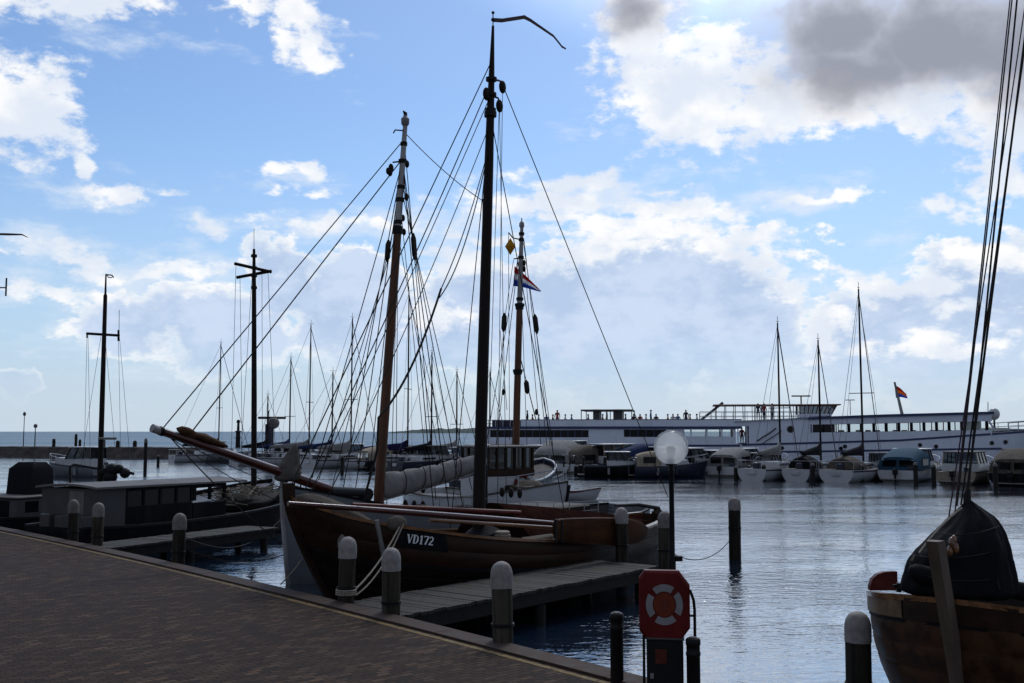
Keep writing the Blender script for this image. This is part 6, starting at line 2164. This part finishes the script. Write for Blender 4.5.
cruiser(266, 463.5, 9, 3.2, 'cruiser with bright blue cover beyond the crossarm mast', canopy='blue_canvas', cabin_h=1.3, head=Vector((.9, .4, 0)), roof='blue_canvas')
cruiser(318, 466, 8.5, 3.1, 'white cruiser with pale canopy right of the grey furled jib', canopy='cap_paint', cabin_h=1.4, head=Vector((.9, .3, 0)))
cruiser(345, 467.5, 8.5, 3.1, 'white cruiser beyond the fan of rigging lines', cabin_h=1.2, head=Vector((.95, -.2, 0)))
cruiser(383, 468.5, 9, 3.2, 'dark hulled cruiser beyond the foot of the varnished mast', hull='black_paint', cabin_h=1.3, canopy='black_canvas', head=Vector((.95, -.1, 0)))
cruiser(362, 469.5, 8, 3.0, 'black hulled cruiser with tan tent right of the rigging fan', hull='black_paint', cabin_h=1.3, canopy='tan_canvas', head=Vector((.8, .6, 0)))
cruiser(404, 470.5, 7.5, 2.9, 'navy hulled cruiser under the navy sail cover', hull='navy_paint', cabin_h=1.4, head=Vector((.8, .6, 0)), roof='roof_felt', frame='hull_oak')
cruiser(447, 470.5, 8, 3.0, 'black hulled cruiser with wooden window frames left of the tallest mast', hull='black_paint', cabin_h=1.5, head=Vector((.9, .4, 0)), frame='varnish')
yacht(268, 395, 465.0, 7.5, 'small far yacht between the crossarm mast and the furled jib', cover='black_canvas', head=H2h)
yacht(333, 372, 467.5, 8, 'small far yacht amid the fan of rigging lines', cover='blue_canvas', head=Vector((.9, .2, 0)))
yacht(432, 352, 470.0, 8.5, 'far yacht between the varnished and the tallest mast', cover='black_canvas', head=H2h, hull='navy_paint')
cruiser(752, 477.6, 6.5, 2.5, 'narrow low cruiser squeezed left of the twin lined yacht', cabin_h=1.0, frame='hull_oak')
cruiser(873, 480.2, 6.0, 2.3, 'small black hulled boat squeezed beside the tallest masted yacht', hull='black_paint', cabin_h=1.1, roof='roof_felt')
cruiser(430, 469, 8, 3.0, 'white cruiser beyond the grey sail cover', cabin_h=1.2, head=Vector((.95, -.15, 0)))
cruiser(101, 477.2, 5.0, 2.4, 'white cruiser with framed windows beyond the black wheelhouse', cabin_h=1.5, head=Vector((-.96, .28, 0)), hull='grey_hull', frame='black_paint', cab=(.05, .8))
cruiser(245, 462.0, 8, 3.0, 'low white cruiser left of the radar pillar', cabin_h=1.0, head=Vector((.97, .1, 0)))
cruiser(186, 461.8, 8, 3.0, 'old grey wooden cabin cruiser beyond the bowsprit', hull='grey_hull', cabin_h=1.5, head=Vector((.97, .1, 0)), roof='brown_tarp', frame='hull_oak')
# workboat with the radar pillar
wp = at(262, 460, 118)
wb0 = empty('work_boat', (wp.x, wp.y, WZ), math.atan2(.2, .98), 'far work boat with dark pillar carrying a radar bar and white dome', 'boat')
HW = Hull(11, 3.6, ([0, .4, .8, 1], [1.1, 1.0, 1.3, 1.8]), ([0, .15, .55, .8, .94, 1], [.8, .96, 1, .8, .44, 0]), .5, .8, 2.6)
m = HW.shell(0, 1, 20, 6); HW.closed_stern(m, 0, 1, 6); m.build('hull_plating', M['navy_paint'], wb0)
HW.deck(.05, 0, 20).build('deck', M['grey_panel'], wb0)
zc = at(264, 444, 118).z - WZ
m = MB().box((3.2, 0, (zc + 1) / 2), (4.5, 2.7, zc - 1), bev=.1); m.build('cabin', M['white_paint'], wb0)
for k in range(4):
    m = MB().box((1.7 + k, -1.36, zc - .7), (.7, .02, .5)); m.build('window', M['dark_glass'], wb0)
zp, zr_ = at(264, 424, 118).z - WZ, at(264, 417.8, 118).z - WZ
m = MB().box((.75, 0, (zc + zp) / 2), (.95, .6, zp - zc), bev=.05); m.build('radar_pillar', M['navy_paint'], wb0)
m = MB(); m.box((1.0, 0, zr_), (3.1, .3, .28), bev=.08); m.tube([Vector((.6, 0, zp)), Vector((.6, 0, zr_ + .8))], .08, 6); m.build('radar_bar', M['iron'], wb0)
m = MB().ball((1.2, -.3, zp + .1), .65, 12, 8); m.build('radar_dome', M['cap_paint'], wb0)
# mooring piles in front of the right row
PILE = None
def pile(px, ytop, ywl, label):
    global PILE
    if PILE is None:
        PILE = empty('mooring_pile', (0, 0, 0))
        MB().lathe([(.17, -2.5), (.16, 1.25)], n=10).build('shaft', M['wet_wood'], PILE)
        MB().lathe([(.165, 1.25), (.17, 1.30), (.10, 1.42), (.001, 1.45)], n=10).build('cap', M['roof_felt'], PILE)
        o = PILE
    else:
        o = copy_tree(PILE)
    Y = depth(ywl)
    p = at(px, ywl, Y)
    o.location = (p.x, p.y, WZ)
    zt = at(px, ytop, Y).z - WZ
    o.scale = (1, 1, zt / 1.45)
    tag(o, label, 'pile', 'mooring piles of the yacht rows')
for px, yt, yw, lb in ((764, 464, 481, 'pile left of the yacht with twin raked lines'), (813, 463, 482, 'pile at the stern of the dark hooded yacht'), (862, 464, 482, 'pile at the stern of the tallest masted yacht'),
                       (916, 462, 485, 'pile at the corner of the teal canopy cruiser'), (934, 464, 485, 'pile left of the beige cruiser'), (996, 463, 488, 'pile between the beige and the dark hulled cruiser'),
                       (145, 438, 472, 'tall thin pile standing alone in front of the breakwater'), (158, 455, 466, 'short pile at the open end of the breakwater'), (736, 466, 480, 'pile at the stern of the grey canopy cruiser'),
                       (342, 455, 474, 'pile among the far boats under the fan of rigging'), (298, 452, 471, 'pile just right of the furled grey jib')):
    pile(px, yt, yw, lb)

# ------------------------------------------------------------------ things on the breakwater and beyond
def pole(px, ytop, Y, r, label, lampm=True, base=.78):
    p = at(px, 440, Y)
    zt = at(px, ytop, Y).z
    root = empty('harbour_lamp', (p.x, p.y, base), 0, label, 'lamp post')
    h_ = zt - base
    part_tube('post', [Vector((0, 0, 0)), Vector((0, 0, h_))], [r, r * .7], 'iron', root, 8)
    m = MB().lathe([(r * 1.2, h_), (r * 3, h_ + .15), (r * 3, h_ + .45), (r, h_ + .6)], n=10); m.build('lantern', M['roof_felt'], root)
def on_bw(px):
    """depth where the sight line through column px meets the breakwater axis"""
    k = (px - 512) / FPX
    dA, dB = Vector((-115, 168)), Vector((-42, 146))
    d_ = dB - dA
    t = (k * dA.y - dA.x) / (d_.x - k * d_.y)
    return dA.y + d_.y * t
pole(23.5, 416, on_bw(23.5), .07, 'tall thin lamp post on the breakwater at the left edge')
pole(35, 428, on_bw(35), .09, 'shorter stout lamp post on the breakwater beside the tall thin one')
for px, h_, w_, lb in ((54, 1.2, .5, 'squat post on the breakwater, second from the lamp posts'), (76, 1.9, .42, 'taller post on the breakwater left of the crossarm mast'), (80, 1.1, .4, 'low post on the breakwater touching the taller post'), (118, .95, .6, 'squat post on the breakwater right of the crossarm mast'), (135, .95, .6, 'squat post near the seaward end of the breakwater')):
    p = at(px, 440, on_bw(px))
    root = empty('breakwater_post', (p.x, p.y, .75), 0, lb, 'post', 'posts on the breakwater')
    MB().lathe([(w_ * .5, 0), (w_ * .45, h_ - .15), (w_ * .3, h_), (.001, h_ + .02)], n=10).build('shaft', M['wet_wood'], root)
    MB().lathe([(w_ * .5, h_ * .6), (w_ * .55, h_ * .62), (w_ * .55, h_ * .7), (w_ * .5, h_ * .72)], n=10).build('collar', M['iron'], root)
# seamark behind the boats
sp_ = at(238, 440, 240)
sm_ = empty('beacon', (sp_.x, sp_.y, WZ), 0, 'dark slim harbour beacon right of the far black covered yacht', 'beacon')
hz_ = at(238, 420, 240).z - WZ
MB().lathe([(.6, -1), (.5, hz_ * .55), (.75, hz_ * .56), (.75, hz_ * .60), (.32, hz_ * .62), (.28, hz_ * .9), (.5, hz_ * .91), (.32, hz_), (.001, hz_ + .1)], n=10).build('tower', M['iron'], sm_)
MB().lathe([(.9, hz_ * .35), (.9, hz_ * .37), (.8, hz_ * .37), (.8, hz_ * .35)], n=10).build('gallery', M['iron'], sm_)
